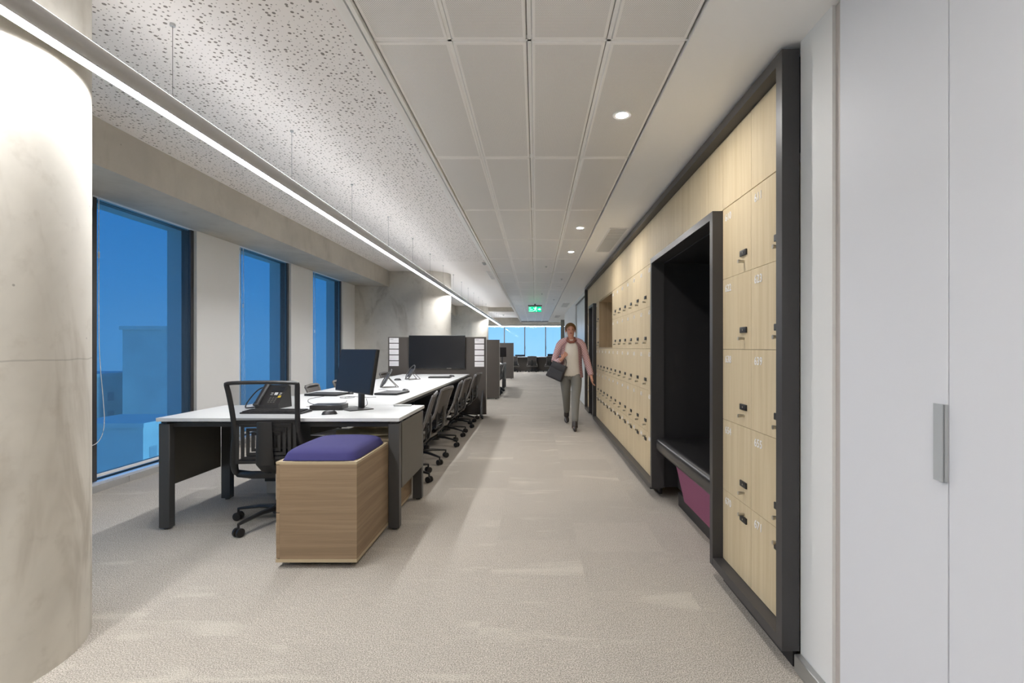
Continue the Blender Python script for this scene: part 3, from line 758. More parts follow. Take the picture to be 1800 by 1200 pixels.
# ------------------------------------------------------------ chairs
def make_chair(seat=.47, top=.985, fine=True):
    root = empty('office_chair'); tag(root, 'x', 'chair')
    R = .315; bp_ = 'black_plastic'
    MB().lathe([(.03, .065), (.052, .07), (.05, .12), (.032, .135)], 20).build('hub', bp_, root)
    for k in range(5):
        a = k*2*PI/5 + .42; c, s_ = math.cos(a), math.sin(a)
        lg = MB()
        lg.tube([(c*.03, s_*.03, .108), (c*.15, s_*.15, .105), (c*.29, s_*.29, .085), (c*R, s_*R, .080)], [(.026, .018), (.021, .014), (.015, .010), (.012, .009)], 8)
        lg.tube([(c*R, s_*R, .085), (c*R, s_*R, .052)], .008, 8)
        leg = lg.build('base_leg', bp_, root)
        ca = MB(); t = Vector((-s_, c, 0))
        for d in (-.017, .017):
            ctr = Vector((c*R, s_*R, .029)) + t*d
            ca.tube([ctr-t*.010, ctr-t*.007, ctr+t*.007, ctr+t*.010], [.022, .028, .028, .022], 16)
        ca.tube([(c*R-s_*-.016, s_*R-c*.016, .03), (c*R, s_*R, .056), (c*R+s_*-.016, s_*R+c*.016, .03)], .010, 6)
        ca.build('castor', 'castor', root)
    MB().tube([(0, 0, .13), (0, 0, .24)], .026, 16).tube([(0, 0, .24), (0, 0, seat-.07)], .014, 12).build('gas_lift', bp_, root)
    MB().box(-.07, .07, -.13, .09, seat-.095, seat-.055, bev=.012).tube([(.07, .02, seat-.085), (.20, .04, seat-.095)], .006, 6).build('seat_mechanism', bp_, root)
    def sf(u, v):
        a = (u-.5)*2; b = (v-.5)*2
        e_ = (abs(a)**4+abs(b)**4)**.25; m_ = max(abs(a), abs(b), 1e-6); k_ = m_/max(e_, 1e-6)
        x, y = a*k_*.235*(1-.05*b), b*k_*.225+.03
        z = seat-.012*(1-a*a)*(1-b*b) - .022*max(0, m_-.82)/.18 - .02*max(0, b-.6)/.4
        return (x, y, z)
    s = MB(); s.grid(15, 15, sf, .05); s.build('seat', 'cushion', root)
    H = top-seat
    L = [(-.268, -.055, seat-.125), (-.245, -.135, seat-.055), (-.215, -.205, seat+.08*H/.5), (-.196, -.238, seat+.36*H), (-.198, -.262, seat+.60*H), (-.207, -.292, seat+.86*H), (-.212, -.306, seat+.955*H)]
    tp = [(-.205, -.311, top-.006), (-.10, -.322, top), (0, -.325, top+.001), (.10, -.322, top), (.205, -.311, top-.006)]
    loop = L + tp + [(-x, y, z) for x, y, z in L[::-1]]
    rad = [(.024, .011), (.028, .012)]+[(.022, .012)]+[(.017, .012)]*3+[(.016, .012)]+[(.012, .015)]*5+[(.016, .012)]+[(.017, .012)]*3+[(.022, .012)]+[(.028, .012), (.024, .011)]
    f = MB(); f.tube(*cat(loop, rad, 3), 10, up=(0, 1, 0))
    f.tube([(-.26, -.06, seat-.12), (-.13, -.15, seat-.112), (.13, -.15, seat-.112), (.26, -.06, seat-.12)], [(.012, .026)]*4, 8)
    f.build('back_frame', bp_ if fine else 'mid_plastic', root)
    if not fine:
        MB().tube([(-.20, -.316, top+.004), (0, -.329, top+.011), (.20, -.316, top+.004)], .011, 8).build('top_cap', 'mid_plastic', root)
        for sgn in (-1, 1):
            MB().box(-.022, .022, -.05, .04, -.012, .012, bev=.010, seg=3).build('side_bracket', 'grey_plastic', root, loc=(sgn*.235, -.16, seat-.02))
    prof = [(y, z, abs(x)) for x, y, z in L[2:]] + [(-.318, top-.004, .20)]
    def prf(t):
        q = t*(len(prof)-1); i = min(int(q), len(prof)-2); r_ = q-i
        return tuple(prof[i][k]*(1-r_)+prof[i+1][k]*r_ for k in range(3))
    def mf(u, v):
        y, z, wx = prf(v); a = (u-.5)*2
        return (a*(wx-.008), y+.022*(1-a*a)*(-1), z)
    g = MB(); g.grid(11, 12, mf); g.build('back_mesh', 'mesh_black' if fine else 'mesh_grey', root)
    # lumbar shell of nested slots and central spine
    sh = MB(); zc = seat+.24*H; hh_ = min(.13, .26*H)
    for k in range(5):
        a, b = .176-.032*k, hh_-.026*k
        if b <= .012: break
        y = -.246; t = .0095
        sh.box(-a, a, y-.004, y+.004, zc-b-t, zc-b+t); sh.box(-a, a, y-.004, y+.004, zc+b-t, zc+b+t)
        sh.box(-a-t, -a+t, y-.004, y+.004, zc-b-t, zc+b+t); sh.box(a-t, a+t, y-.004, y+.004, zc-b-t, zc+b+t)
    sh.build('lumbar_support', bp_, root)
    MB().tube([(0, -.10, seat-.085), (0, -.20, seat-.075), (0, -.262, seat-.02), (0, -.275, seat+.12*H), (0, -.275, zc+hh_)], [(.040, .016), (.050, .015), (.058, .012), (.052, .010), (.046, .008)], 10, up=(0, 1, 0)).build('back_spine', bp_, root)
    return root
ch0 = make_chair(.475, .982, True)
place(ch0, False, (-1.755, 3.535, 0), math.radians(6), 'black mesh swivel chair with high back, tucked into the front desk')
ch1 = make_chair(.40, .775, False)
rowl = ['nearest the front desk', 'second from the front desk', 'third from the front desk', 'fourth from the front desk', 'fifth from the front desk', 'last, against the screen wall']
for i, (y, rz) in enumerate(((4.68, .12), (5.42, -.10), (6.32, .08), (7.05, -.06), (7.78, .1), (8.42, -.12))):
    place(ch1, i > 0, (-1.235, y, 0), PI/2+rz, 'grey swivel chair on the corridor side of the long table, ' + rowl[i], 'chairs along the corridor side of the long table')
rowl = ['nearest the middle window', 'second from the front', 'third from the front', 'last, against the screen wall']
for i, (y, rz) in enumerate(((5.82, .1), (6.62, -.08), (7.85, .1), (8.55, -.06))):
    place(ch1, True, (-2.215, y, 0), -PI/2+rz, 'grey swivel chair on the window side of the long table, ' + rowl[i], 'chairs along the window side of the long table')
for i, y in enumerate((12.75, 13.5, 14.25)):
    place(ch1, True, (-1.16, y, 0), PI/2+.1*(i-1), 'swivel chair at the second desk group, %s behind the dark screen end' % ['directly', 'second', 'third'][i], 'chairs at the second desk group')
for i, x in enumerate((-1.05, -.16, .72)):
    place(ch1, True, (x, 25.45, 0), .15*(i-1), 'dark swivel chair at the far window desk, ' + ['leftmost in view', 'middle one in view', 'just left of the walking person'][i], 'chairs at the far window desk')

# ------------------------------------------------------------ desks
def leg(root, x, y, z1=.70, w_=.072, d_=.055):
    b = MB(); b.box(-w_/2, w_/2, -d_/2, d_/2, .012, z1, bev=.003, seg=1); b.lathe([(.018, 0), (.018, .013)], 12)
    return b.build('leg', 'desk_metal', root, loc=(x, y, 0))
def end_desk(y0, y1, label, xr=-.890, xl=-2.486):
    yc = (y0+y1)/2; xc = (xl+xr)/2
    root = empty('desk', (xc, yc, 0), 0, label, 'desk')
    hx, hy = (xr-xl)/2, (y1-y0)/2
    MB().box(-hx, hx, -hy, hy, .716, .740, bev=.002, seg=1).build('desktop', 'desk_white', root)
    for sx in (-1, 1):
        for sy in (-1, 1):
            leg(root, sx*(hx-.042), sy*(hy-.045))
        MB().box(sx*(hx-.004)-.008, sx*(hx-.004)+.002, -hy+.075, hy-.075, .265, .703).build('end_panel', 'desk_panel', root)
    fr = MB()
    for sy in (-1, 1): fr.box(-hx+.06, hx-.06, sy*(hy-.07)-.02, sy*(hy-.07)+.02, .676, .702)
    for sx in (-1, 1): fr.box(sx*(hx-.042)-.02, sx*(hx-.042)+.02, -hy+.02, hy-.02, .703, .715)
    fr.build('under_frame', 'dark_panel', root)
    return root
d1 = end_desk(3.352, 4.112, 'front white desk with graphite legs set crosswise at the table end')
MB().box(-.07, .07, .30, .33, .7405, .752, bev=.003, seg=1).build('cable_flap', 'desk_white', d1, loc=(.64, 0, 0))
def bench_table(y0, y1, label, xl=-2.32, xr=-1.15):
    yc = (y0+y1)/2; xc = (xl+xr)/2; hx, hy = (xr-xl)/2, (y1-y0)/2
    root = empty('bench_table', (xc, yc, 0), 0, label, 'table')
    n = 3 if hy > 2 else 2
    for k in range(n):
        a = -hy+2*hy*k/n; b = -hy+2*hy*(k+1)/n
        MB().box(-hx, hx, a+.0008, b-.0008, .716, .740, bev=.0012, seg=1).build('tabletop', 'desk_white', root)
    fr = MB(); fr.box(-hx+.03, -hx+.07, -hy+.05, hy-.02, .68, .715); fr.box(hx-.07, hx-.03, -hy+.05, hy-.02, .68, .715)
    fr.build('side_rail', 'dark_panel', root)
    MB().box(-.12, .12, -hy+.2, hy-.05, .60, .67).build('cable_tray', 'dark_panel', root)
    for k in range(n):
        yy = -hy+.75+ (2*hy-.9)*k/max(1, n-1) if n > 1 else 0
        for sx in (-1, 1): leg(root, sx*(hx-.20), yy, .68)
    return root
bench_table(4.114, 8.955, 'long white meeting table running from the front desk to the black screen')
# pedestals
def pedestal(label, cushion=False):
    root = empty('pedestal_cabinet'); tag(root, label, 'cabinet')
    # local: x -0.22..0.22, y -0.297..0.297
    X, Y = .2195, .297
    MB().box(-X+.02, X, -Y, Y, .052, .566).build('cabinet_body', 'walnut', root)
    MB().box(-X-.001, X+.001, -Y-.001, Y+.001, .034, .0515).build('bottom_panel', 'walnut_edge', root)
    MB().box(-X, X, -Y, Y, .5665, .580).build('top_rim', 'walnut_edge', root)
    for z0, z1 in ((.055, .30), (.305, .563)):
        d = MB().box(-X, -X+.018, -Y+.003, Y-.003, z0, z1).build('drawer', 'walnut', root)
        MB().box(-X-.004, -X-.0005, -Y+.004, -Y+.012, z0+.07, z1-.05, bev=.0015).build('grip', 'silver', d)
    MB().box(-X+.05, X-.05, -Y+.05, Y-.05, .008, .033).build('plinth', 'black_lining', root)
    for sx in (-1, 1):
        for sy in (-1, 1): MB().lathe([(.012, -.01), (.016, -.006), (.016, .006), (.012, .01)], 12, axis='X').build('castor', 'castor', root, loc=(sx*.13, sy*.2, .0165))
    return root
p1 = pedestal('grey-brown wooden pedestal cabinet in front of the desk under a violet cushion')
p1.location = (-1.190, 3.079, 0)
cu = tag(empty('seat_cushion', (-1.190, 3.079, .5805)), 'violet fabric seat cushion lying on the front wooden pedestal', 'cushion')
def cf(u, v):
    a, b = (u-.5)*2, (v-.5)*2; e_ = (abs(a)**8+abs(b)**8)**.125; m_ = max(abs(a), abs(b), 1e-6); k_ = m_/max(e_, 1e-6)
    t = min(1, max(0, (m_-.70)/.30)); zz = .052*math.sqrt(max(0, 1-t*t)) + .016*(1-a*a)*(1-b*b)
    return (a*k_*.212*(1-.01), b*k_*.288, .004+zz)
MB().grid(33, 33, cf).build('cushion_cover', 'violet', cu)
MB().box(-.195, .195, -.270, .270, 0, .0045).build('cushion_base', 'violet', cu)
p2 = copy_tree(p1); p2.location = (-1.205, 3.785, 0); p2['label'] = 'second wooden pedestal cabinet pushed under the front desk with papers on top'
p1['group'] = p2['group'] = 'wooden pedestal cabinets'
for k, (dx, dy, rz, mt) in enumerate(((0, 0, .1, 'old_paper'), (-.07, -.05, -.25, 'paper'), (.06, -.06, .35, 'old_paper'))):
    o = MB().box(-.21, .21, -.15, .15, 0, .006).build('paper_sheaf', mt, None)
    o.location = (-1.26+dx, 3.72+dy, .5805+.0066*k); o.rotation_euler = (0, 0, rz)
    tag(o, ['cream sheaf of papers, lowest of the stack on the second pedestal', 'white sheaf of papers, middle of the stack on the second pedestal', 'cream sheaf of papers, topmost of the stack on the second pedestal'][k], 'papers', 'papers on the second pedestal')
cb_ = tag(empty('low_cabinet', (-2.04, 4.5, 0)), 'dark low cabinet under the long table behind the front desk', 'cabinet')
MB().box(-.19, .19, -.28, .28, .10, .66).build('cabinet_body', 'dark_panel', cb_)
MB().box(-.18, .0, -.27, .27, 0, .099).build('plinth', 'grey_plastic', cb_)

# ------------------------------------------------------------ screen wall of the first desk group
sw = tag(empty('screen_wall', (-1.72, 9.0, 0)), 'wide dark grey mobile screen wall at the end of the long table', 'partition')
MB().box(-.855, .855, -.03, .03, .03, 1.386).build('wall_panel', 'partition', sw)
MB().box(.856, .862, -.031, .031, .03, 1.388).build('edge_trim', 'partition_edge', sw)
MB().box(-.862, -.856, -.031, .031, .03, 1.388).build('edge_trim', 'partition_edge', sw)
MB().box(-.862, .862, -.031, .031, 1.3865, 1.391).build('edge_trim', 'partition_edge', sw)
for sx in (-1, 1):
    f_ = MB(); f_.prism([(-.03, .45), (-.03, .055), (-.42, .055), (-.42, .075)], sx*.80-.012, sx*.80+.012, 'X'); f_.build('foot', 'black_lining', sw)
    MB().lathe([(.022, -.014), (.034, -.010), (.034, .010), (.022, .014)], 16, (sx*.80+.03, -.40, .0345), 'X').box(sx*.80+.0, sx*.80+.035, -.41, -.39, .026, .06).build('castor', 'castor', sw)
tv = tag(empty('wall_screen', (-1.715, 8.965, 1.12)), 'large black flat screen fixed to the dark screen wall', 'screen')
MB().box(-.49, .49, -.045, -.0, -.285, .295, bev=.004).build('screen_housing', 'black_plastic', tv)
MB().box(-.482, .482, -.0462, -.0455, -.272, .287).build('display', 'screen', tv)
MB().box(.17, .25, -.047, -.0461, -.281, -.275).build('logo_strip', 'silver', tv)
for side, x0, zt in (('left', -2.557, 1.372), ('right', -1.062, 1.360)):
    for k in range(5):
        z1 = zt-.1015*k
        rt = tag(empty('notice_card', (x0+.082, 8.968, z1-.043)), 'white notice card %s beside the black screen, %s' % ('left' if side == 'left' else 'right', ['topmost with printed heading', 'second from the top', 'middle of the five', 'fourth from the top', 'lowest of the five'][k]), 'card', 'notice cards on the screen wall')
        MB().box(-.082, .082, -.002, 0, -.043, .043).build('card_sheet', 'paper', rt)
        pr = MB()
        if k == 0:
            for q in range(5): pr.box(-.068+q*.012, -.06+q*.012, -.0026, -.002, .014, .027)
        pr.box(-.06, .06, -.0026, -.002, -.006, -.004); pr.build('print', 'print', rt)

# second and third desk groups
def screen_end(y, label):
    o = tag(empty('screen_wall', (-1.70, y, 0)), label, 'partition')
    MB().box(-.865, .862, -.03, .03, .03, 1.386).build('wall_panel', 'partition', o)
    MB().box(.863, .869, -.031, .031, .03, 1.388).build('edge_trim', 'partition_edge', o)
    for sx in (-1, 1): MB().lathe([(.018, -.012), (.028, -.009), (.028, .009), (.018, .012)], 12, (sx*.78, 0, .0285), 'X').build('castor', 'castor', o)
    return o
screen_end(11.95, 'plain dark grey screen wall behind the first one, seen past its right edge')
bench_table(12.0, 14.88, 'white table of the second desk group behind the plain screen wall')
end_desk(14.885, 15.645, 'crosswise white desk at the far end of the second desk group')
screen_end(19.66, 'farthest dark grey screen wall, beyond the second desk group')

# far window desk
wdk = tag(empty('window_desk', (0, 25.95, 0)), 'long white-topped desk with dark front under the back windows', 'desk')
for k in range(4):
    MB().box(-3.4+1.7*k+.002, -1.7+1.7*k-.002, -.25, .45, .715, .745).build('desktop', 'desk_white', wdk)
MB().box(-3.4, 3.4, -.0, .03, .02, .71).build('front_panel', 'partition', wdk)
for x in (-3.3, -1.7, 0.02, 1.7, 3.3): MB().box(x-.03, x+.03, -.22, .4, .0, .714).build('leg', 'desk_metal', wdk)

# ------------------------------------------------------------ things on the desks
DZ = .7405
mon = tag(empty('monitor', (-1.335, 3.835, DZ), math.atan2(-.43, .41)), 'large dark monitor turned sideways on the front desk', 'monitor')
# local x along the screen, local -y faces the viewer
MB().box(-.10, .10, -.10, .085, 0, .008, bev=.003).build('stand_base', 'desk_metal', mon)
MB().box(-.030, .030, .02, .048, .008, .33, bev=.006).build('stand_post', 'black_plastic', mon)
tl = Matrix.Rotation(math.radians(-9), 4, 'X')
hs = MB(); hs.box(-.297, .297, -.014, .014, -.163, .163, bev=.004, mat=tl); q = hs.build('screen_housing', 'black_plastic', mon, loc=(0, -.005, .286))
# box() already centres on its own extents, so shift is the object's location
q2 = MB(); q2.box(-.292, .292, -.0006, .0006, -.150, .158, mat=tl); q2.build('display', 'screen_blue', mon, loc=(0, -.0198, .286))
MB().box(-.006, .006, -.001, .001, -.002, .002).build('logo', 'silver', mon, loc=(0, -.045, .129))

def desk_phone():
    root = tag(empty('desk_phone'), 'x', 'phone')
    b = MB(); b.prism([(-.08, .0), (.09, .0), (.075, .155), (.055, .168), (-.085, .03)], -.085, .105, 'X'); body = b.build('phone_body', 'black_plastic', root)
    n = Vector((0, -.138, .14)).normalized()
    t = Matrix.Rotation(math.radians(45), 4, 'X')
    def on(u, v, wd_, hd_, th, mat, name, par, rnd=False):
        o = MB().box(-wd_/2, wd_/2, -hd_/2, hd_/2, 0, th, bev=.0015, seg=1).build(name, mat, par)
        o.rotation_euler = (math.radians(44.5), 0, 0)
        o.location = (u, -.085+.140*v, .03+.138*v); return o
    hs_ = MB().tube([(-.058, -.115, .028), (-.058, -.085, .058), (-.058, .045, .190), (-.058, .058, .178)], [(.024, .014), (.020, .012), (.020, .012), (.024, .014)], 10).build('handset', 'black_plastic', root)
    on(.04, .78, .10, .045, .001, 'screen_blue', 'phone_display', body)
    for i in range(4):
        for j in range(3): on(.012+j*.022, .12+i*.075, .014, .009, .003, 'mid_plastic', 'key', body)
    for sx in (-1, 1):
        for q in (0, 1): on(.04+sx*.035, .50+.08*q, .018, .006, .002, 'key_white', 'soft_key', body)
    on(.04, .54, .026, .026, .004, 'key_white', 'dial_key', body)
    on(.078, .40, .024, .020, .0025, 'yellow', 'sticker', body)
    MB().prism([(.06, .0), (.13, .0), (.06, .09)], -.06, .08, 'X').build('rear_stand', 'black_plastic', root)
    MB().tube(*cat([(-.06, .02, .16), (-.12, .0, .13), (-.17, -.04, .05), (-.17, -.07, .008), (-.13, -.09, .006), (-.07, -.08, .012)], .005, 5), 8).build('phone_cord', 'black_plastic', root)
    return root
ph = desk_phone()
place(ph, False, (-2.03, 3.95, DZ), math.radians(-6), 'black desk phone with yellow sticker seen through the front chair back')

def wire_phone():
    """desk phone seen from behind: oval cradle ring on a splayed wire stand"""
    root = tag(empty('conference_phone'), 'x', 'phone')
    pts = []
    for k in range(20):
        a = 2*PI*k/20; pts.append((math.cos(a)*.075, -.045+.085*math.sin(a)*.72, .108+.098*math.sin(a)))
    MB().tube(pts, .007, 8, closed=True).build('cradle_ring', 'desk_metal', root)
    MB().box(-.045, .045, -.004, .010, -.075, .055, bev=.004, mat=Matrix.Rotation(math.radians(-32), 4, 'X')).build('phone_body', 'desk_metal', root, loc=(0, -.045, .105))
    MB().tube([(-.03, -.028, .125), (-.055, .085, .006)], .0045, 8).tube([(.03, -.028, .125), (.055, .085, .006)], .0045, 8).tube([(-.06, -.10, .006), (0, -.05, .09), (.06, -.10, .006)], .005, 8).tube([(-.06, -.10, .006), (-.055, .085, .006)], .004, 8).tube([(.06, -.10, .006), (.055, .085, .006)], .004, 8).build('wire_stand', 'mid_plastic', root)
    return root
wp = wire_phone()
place(wp, False, (-1.68, 5.92, DZ), math.radians(-62), 'grey phone on a wire stand, the nearer one on the long table', 'phones on wire stands')
place(wp, True, (-1.77, 7.42, DZ), math.radians(-48), 'grey phone on a wire stand, the farther one near the black screen', 'phones on wire stands')

def keyboard(mat='black_plastic'):
    root = tag(empty('keyboard'), 'x', 'keyboard')
    MB().prism([(-.075, 0), (.075, 0), (.075, .016), (-.075, .009)], -.22, .22, 'X').build('keyboard_base', mat, root)
    kb = MB()
    for r_ in range(5):
        for c_ in range(15):
            kb.box(-.21+c_*.0275, -.188+c_*.0275, -.062+r_*.026, -.041+r_*.026, .0105+r_*.0012, .0165+r_*.0012)
    o = kb.build('keys', 'castor', root); o['kind'] = 'stuff'
    return root
kb0 = keyboard()
place(kb0, False, (-1.835, 3.63, DZ), math.radians(-2), 'black keyboard at the edge of the front desk behind the chair back')
def mouse():
    root = tag(empty('computer_mouse'), 'x', 'mouse')
    def mf(u, v):
        a, b = (u-.5)*2, (v-.5)*2; r_ = min(1, math.hypot(a, b)); k_ = 1
        e_ = (a*a+b*b)**.5; m_ = max(abs(a), abs(b), 1e-6); k_ = m_/max(e_, 1e-6)
        return (a*k_*.031, b*k_*.052, .002+.026*math.sqrt(max(0, 1-m_**2.4)))
    MB().grid(13, 13, mf).build('mouse_shell', 'black_plastic', root)
    MB().box(-.003, .003, .016, .032, .022, .0275, bev=.001).build('scroll_wheel', 'mid_plastic', root)
    MB().box(-.026, .026, -.046, .046, 0, .003).build('mouse_base', 'castor', root)
    return root
ms = mouse()
place(ms, False, (-1.425, 3.545, DZ), math.radians(-70), 'black mouse in front of the small black computer box')
pc = tag(empty('mini_computer', (-1.545, 3.84, DZ), math.radians(4)), 'flat black mini computer box lying on the front desk', 'computer')
MB().box(-.115, .115, -.085, .085, .003, .036, bev=.002, seg=1).build('computer_case', 'black_plastic', pc)
MB().box(-.108, .108, -.0865, -.0852, .007, .032).build('front_face', 'castor', pc)
MB().box(-.1, .1, -.07, .07, 0, .0028).build('foot_pad', 'castor', pc)
def laptop():
    root = tag(empty('closed_laptop'), 'x', 'laptop')
    MB().box(-.165, .165, -.115, .115, .002, .012, bev=.002, seg=1).build('laptop_base', 'black_plastic', root)
    MB().box(-.165, .165, -.115, .115, .0125, .020, bev=.002, seg=1).build('laptop_lid', 'dark_panel', root)
    MB().box(-.15, .15, -.10, .10, 0, .0018).build('foot_pad', 'castor', root)
    return root
lp = laptop()
for i, (x, y, rz, l_) in enumerate(((-2.03, 4.98, -6, 'closed black laptop on the left side behind the mini computer'), (-1.43, 5.12, 82, 'closed grey laptop on the long table right of the big monitor'), (-1.46, 7.85, 4, 'closed laptop at the far end below the black screen'))):
    place(lp, i > 0, (x, y, DZ), math.radians(rz), l_, 'closed laptops on the long table')
for i, (x, y, rz, l_) in enumerate(((-1.37, 5.40, 40, 'black mouse behind the closed grey laptop right of the monitor'), (-1.84, 5.10, 20, 'black mouse at the far edge of the left laptop'), (-1.95, 7.25, -60, 'black mouse left of the farther wire stand phone'), (-1.33, 8.15, 60, 'black mouse beside the farthest laptop'))):
    place(ms, True, (x, y, DZ), math.radians(rz), l_)
def cable(pts, label, mat='black_plastic', r=.002):
    o = MB().tube(*cat([(x, y, DZ+r+.0002+z) for x, y, z in pts], r, 6), 8).build('cable', mat); tag(o, label, 'cable'); return o
cable([(-1.425, 3.90, .012), (-1.39, 3.95, .006), (-1.34, 3.96, 0), (-1.295, 3.94, .02), (-1.285, 3.895, .07)], 'short black cable between the mini computer and the monitor post')
cable([(-1.60, 3.93, .012), (-1.68, 4.0, .012), (-1.80, 4.15, .0), (-1.93, 4.35, 0), (-2.02, 4.6, 0), (-2.0, 4.85, 0)], 'thin black cable curving from the mini computer to the left laptop')
cable([(-1.75, 4.70, 0), (-1.70, 4.75, .004), (-1.66, 4.70, .004), (-1.71, 4.64, 0), (-1.78, 4.66, .004), (-1.74, 4.74, .006), (-1.64, 4.78, 0), (-1.55, 4.72, 0), (-1.48, 4.76, 0)], 'small tangle of black cable on the table behind the mini computer')
cable([(-1.72, 5.62, 0), (-1.62, 5.50, .006), (-1.52, 5.42, 0), (-1.45, 5.36, .004), (-1.40, 5.32, 0)], 'grey cable between the nearer wire stand phone and the laptop', 'mid_plastic')
cable([(-1.78, 3.98, 0), (-1.66, 4.1, 0), (-1.60, 4.3, 0), (-1.64, 4.45, 0)], 'grey cable trailing right from the black desk phone', 'mid_plastic', .002)

mon2 = tag(empty('monitor', (-.98, 15.12, DZ), math.radians(8)), 'small distant black monitor on the crosswise desk of the second group', 'monitor')
MB().box(-.09, .09, -.08, .08, 0, .01).build('stand_base', 'black_plastic', mon2)
MB().box(-.02, .02, 0, .02, .01, .26).build('stand_post', 'black_plastic', mon2)
MB().box(-.17, .12, -.02, 0, .19, .47).build('display', 'screen', mon2)
place(wp, True, (-1.2, 15.35, DZ), 2.0, 'grey phone on a wire stand on the second group desk', 'phones on wire stands')
for i, (x, w_) in enumerate(((-.78, .5), (.80, .35))):
    o = tag(empty('monitor', (x, 26.1, .7455)), ['low dark monitor at the left of the far window desk', 'low dark monitor on the far window desk by the person'][i], 'monitor')
    MB().box(-.08, .08, -.06, .06, 0, .008).build('stand_base', 'black_plastic', o)
    MB().box(-w_/2, w_/2, -.01, .01, .012, .10 if i == 0 else .14).build('display', 'screen_blue', o)

# ------------------------------------------------------------ the walking person
def skin_mesh(name, verts, edges, radii, mat, parent, levels=2, root=0):
    me = bpy.data.meshes.new(name); me.from_pydata([Vector(v) for v in verts], edges, [])
    o = bpy.data.objects.new(name, me); COL.objects.link(o); o.parent = parent
    md = o.modifiers.new('skin', 'SKIN'); md.use_smooth_shade = True
    sv = me.skin_vertices[0].data if me.skin_vertices else None
    for i, r_ in enumerate(radii):
        sv[i].radius = r_ if isinstance(r_, tuple) else (r_, r_)
    for i in range(len(verts)): sv[i].use_root = (i == root)
    sb = o.modifiers.new('subsurf', 'SUBSURF'); sb.levels = levels; sb.render_levels = levels
    me.materials.append(M[mat]); return o
class Chain:
    def __init__(s): s.v = []; s.e = []; s.r = []
    def add(s, p, r, prev=None):
        s.v.append(p); s.r.append(r); i = len(s.v)-1
        if prev is not None: s.e.append((prev, i))
        return i
    def run(s, pts, prev):
        for p, r in pts: prev = s.add(p, r, prev)
        return prev
pr = tag(empty('person', (.54, 7.75, 0)), 'person walking toward the camera in pink cardigan, cream shirt and grey jeans', 'person')
# facing -y.  the person's left is +x in the picture
B = Chain()
pel = B.add((0, .03, .84), (.105, .075))
sp1 = B.run([((0, .015, .95), (.115, .085)), ((0, .0, 1.08), (.125, .09)), ((0, .01, 1.20), (.115, .075)), ((0, .01, 1.285), (.07, .055))], pel)
nk_ = B.run([((.0, .0, 1.34), .045), ((-.004, -.012, 1.375), .046)], sp1)
hd = B.run([((-.006, -.018, 1.41), (.055, .062)), ((-.008, -.012, 1.465), (.068, .080)), ((-.01, -.006, 1.515), (.066, .078)), ((-.01, .0, 1.552), (.045, .052))], nk_)
def arm(pts, fingers):
    i = B.run(pts, sp1-1)
    return i
armR = B.run([((-.150, .02, 1.235), .040), ((-.205, .03, 1.13), .043), ((-.245, .02, 1.0), .036), ((-.20, -.10, .99), .031), ((-.145, -.17, 1.03), .023)], sp1-1)
armL = B.run([((.150, .02, 1.235), .040), ((.215, .035, 1.10), .043), ((.25, .03, .97), .036), ((.285, .0, .85), .030), ((.305, -.03, .76), .023)], sp1-1)
def hand(w, wi, d, side, curl):
    """palm, four unequal bent fingers and a thumb leaving the side of the palm"""
    w = Vector(w); d = Vector(d).normalized(); sd = Vector(side).normalized(); nrm = d.cross(sd).normalized()
    pm = B.add(tuple(w+d*.045), (.030, .017), wi)
    for k, (off, ln) in enumerate(((-.026, .062), (-.009, .072), (.009, .068), (.025, .054))):
        b0 = w+d*.082+sd*off
        a = B.add(tuple(b0), .0095, pm)
        m1_ = B.add(tuple(b0+d*ln*.45*math.cos(curl*.5)+nrm*ln*.45*math.sin(curl*.5)), .0085, a)
        B.add(tuple(b0+d*ln*(.45+.45*math.cos(curl*1.3))+nrm*ln*(.2+.45*math.sin(curl*1.3))), .0072, m1_)
    t1 = B.add(tuple(w+d*.030-sd*.032), .011, pm)
    B.add(tuple(w+d*.065-sd*.048+nrm*.012), .009, t1)
hand((.305, -.03, .76), armL, (.15, -.12, -1), (0, 1, 0), .6)
hand((-.145, -.17, 1.03), armR, (.55, -.2, .75), (.7, .1, -.5), 1.2)
for sx, pts in ((1, [((.085, .02, .77), .058), ((.078, -.07, .62), .052), ((.055, -.17, .455), .050), ((.045, -.23, .28), .042), ((.035, -.30, .11), .030), ((.03, -.33, .05), .030), ((.03, -.40, .028), .026)]),
                (-1, [((-.085, .04, .77), .058), ((-.078, .06, .62), .052), ((-.065, .12, .46), .050), ((-.05, .27, .31), .042), ((-.04, .42, .165), .030), ((-.04, .44, .10), .030), ((-.04, .385, .04), .026)])):
    B.run(pts, pel)
body = skin_mesh('body', B.v, B.e, B.r, 'skin', pr, 2, pel)
# clothing
def cloth(name, mat, runs, seg=20):
    m_ = MB()
    for pts, rads in runs: m_.tube(pts, rads, seg, up=(0, 1, 0))
    o = m_.build(name, mat, pr); sb = o.modifiers.new('subsurf', 'SUBSURF'); sb.levels = 1; sb.render_levels = 1
    return o
cloth('jeans', 'jeans', [
    ([(0, .03, .92), (0, .03, .86), (0, .03, .78), (0, .03, .70)], [(.135, .105), (.152, .118), (.158, .118), (.10, .08)]),
    ([(.075, .02, .82), (.079, -.03, .70), (.072, -.11, .56), (.055, -.17, .455), (.045, -.23, .28), (.038, -.285, .14), (.036, -.29, .115)], [(.088, .095), (.088, .09), (.074, .074), (.062, .062), (.056, .056), (.049, .052), (.051, .054)]),
    ([(-.075, .04, .82), (-.079, .05, .70), (-.073, .085, .56), (-.065, .13, .46), (-.052, .26, .32), (-.042, .37, .215), (-.041, .395, .19)], [(.088, .095), (.088, .09), (.074, .074), (.062, .062), (.056, .056), (.049, .052), (.051, .054)])])
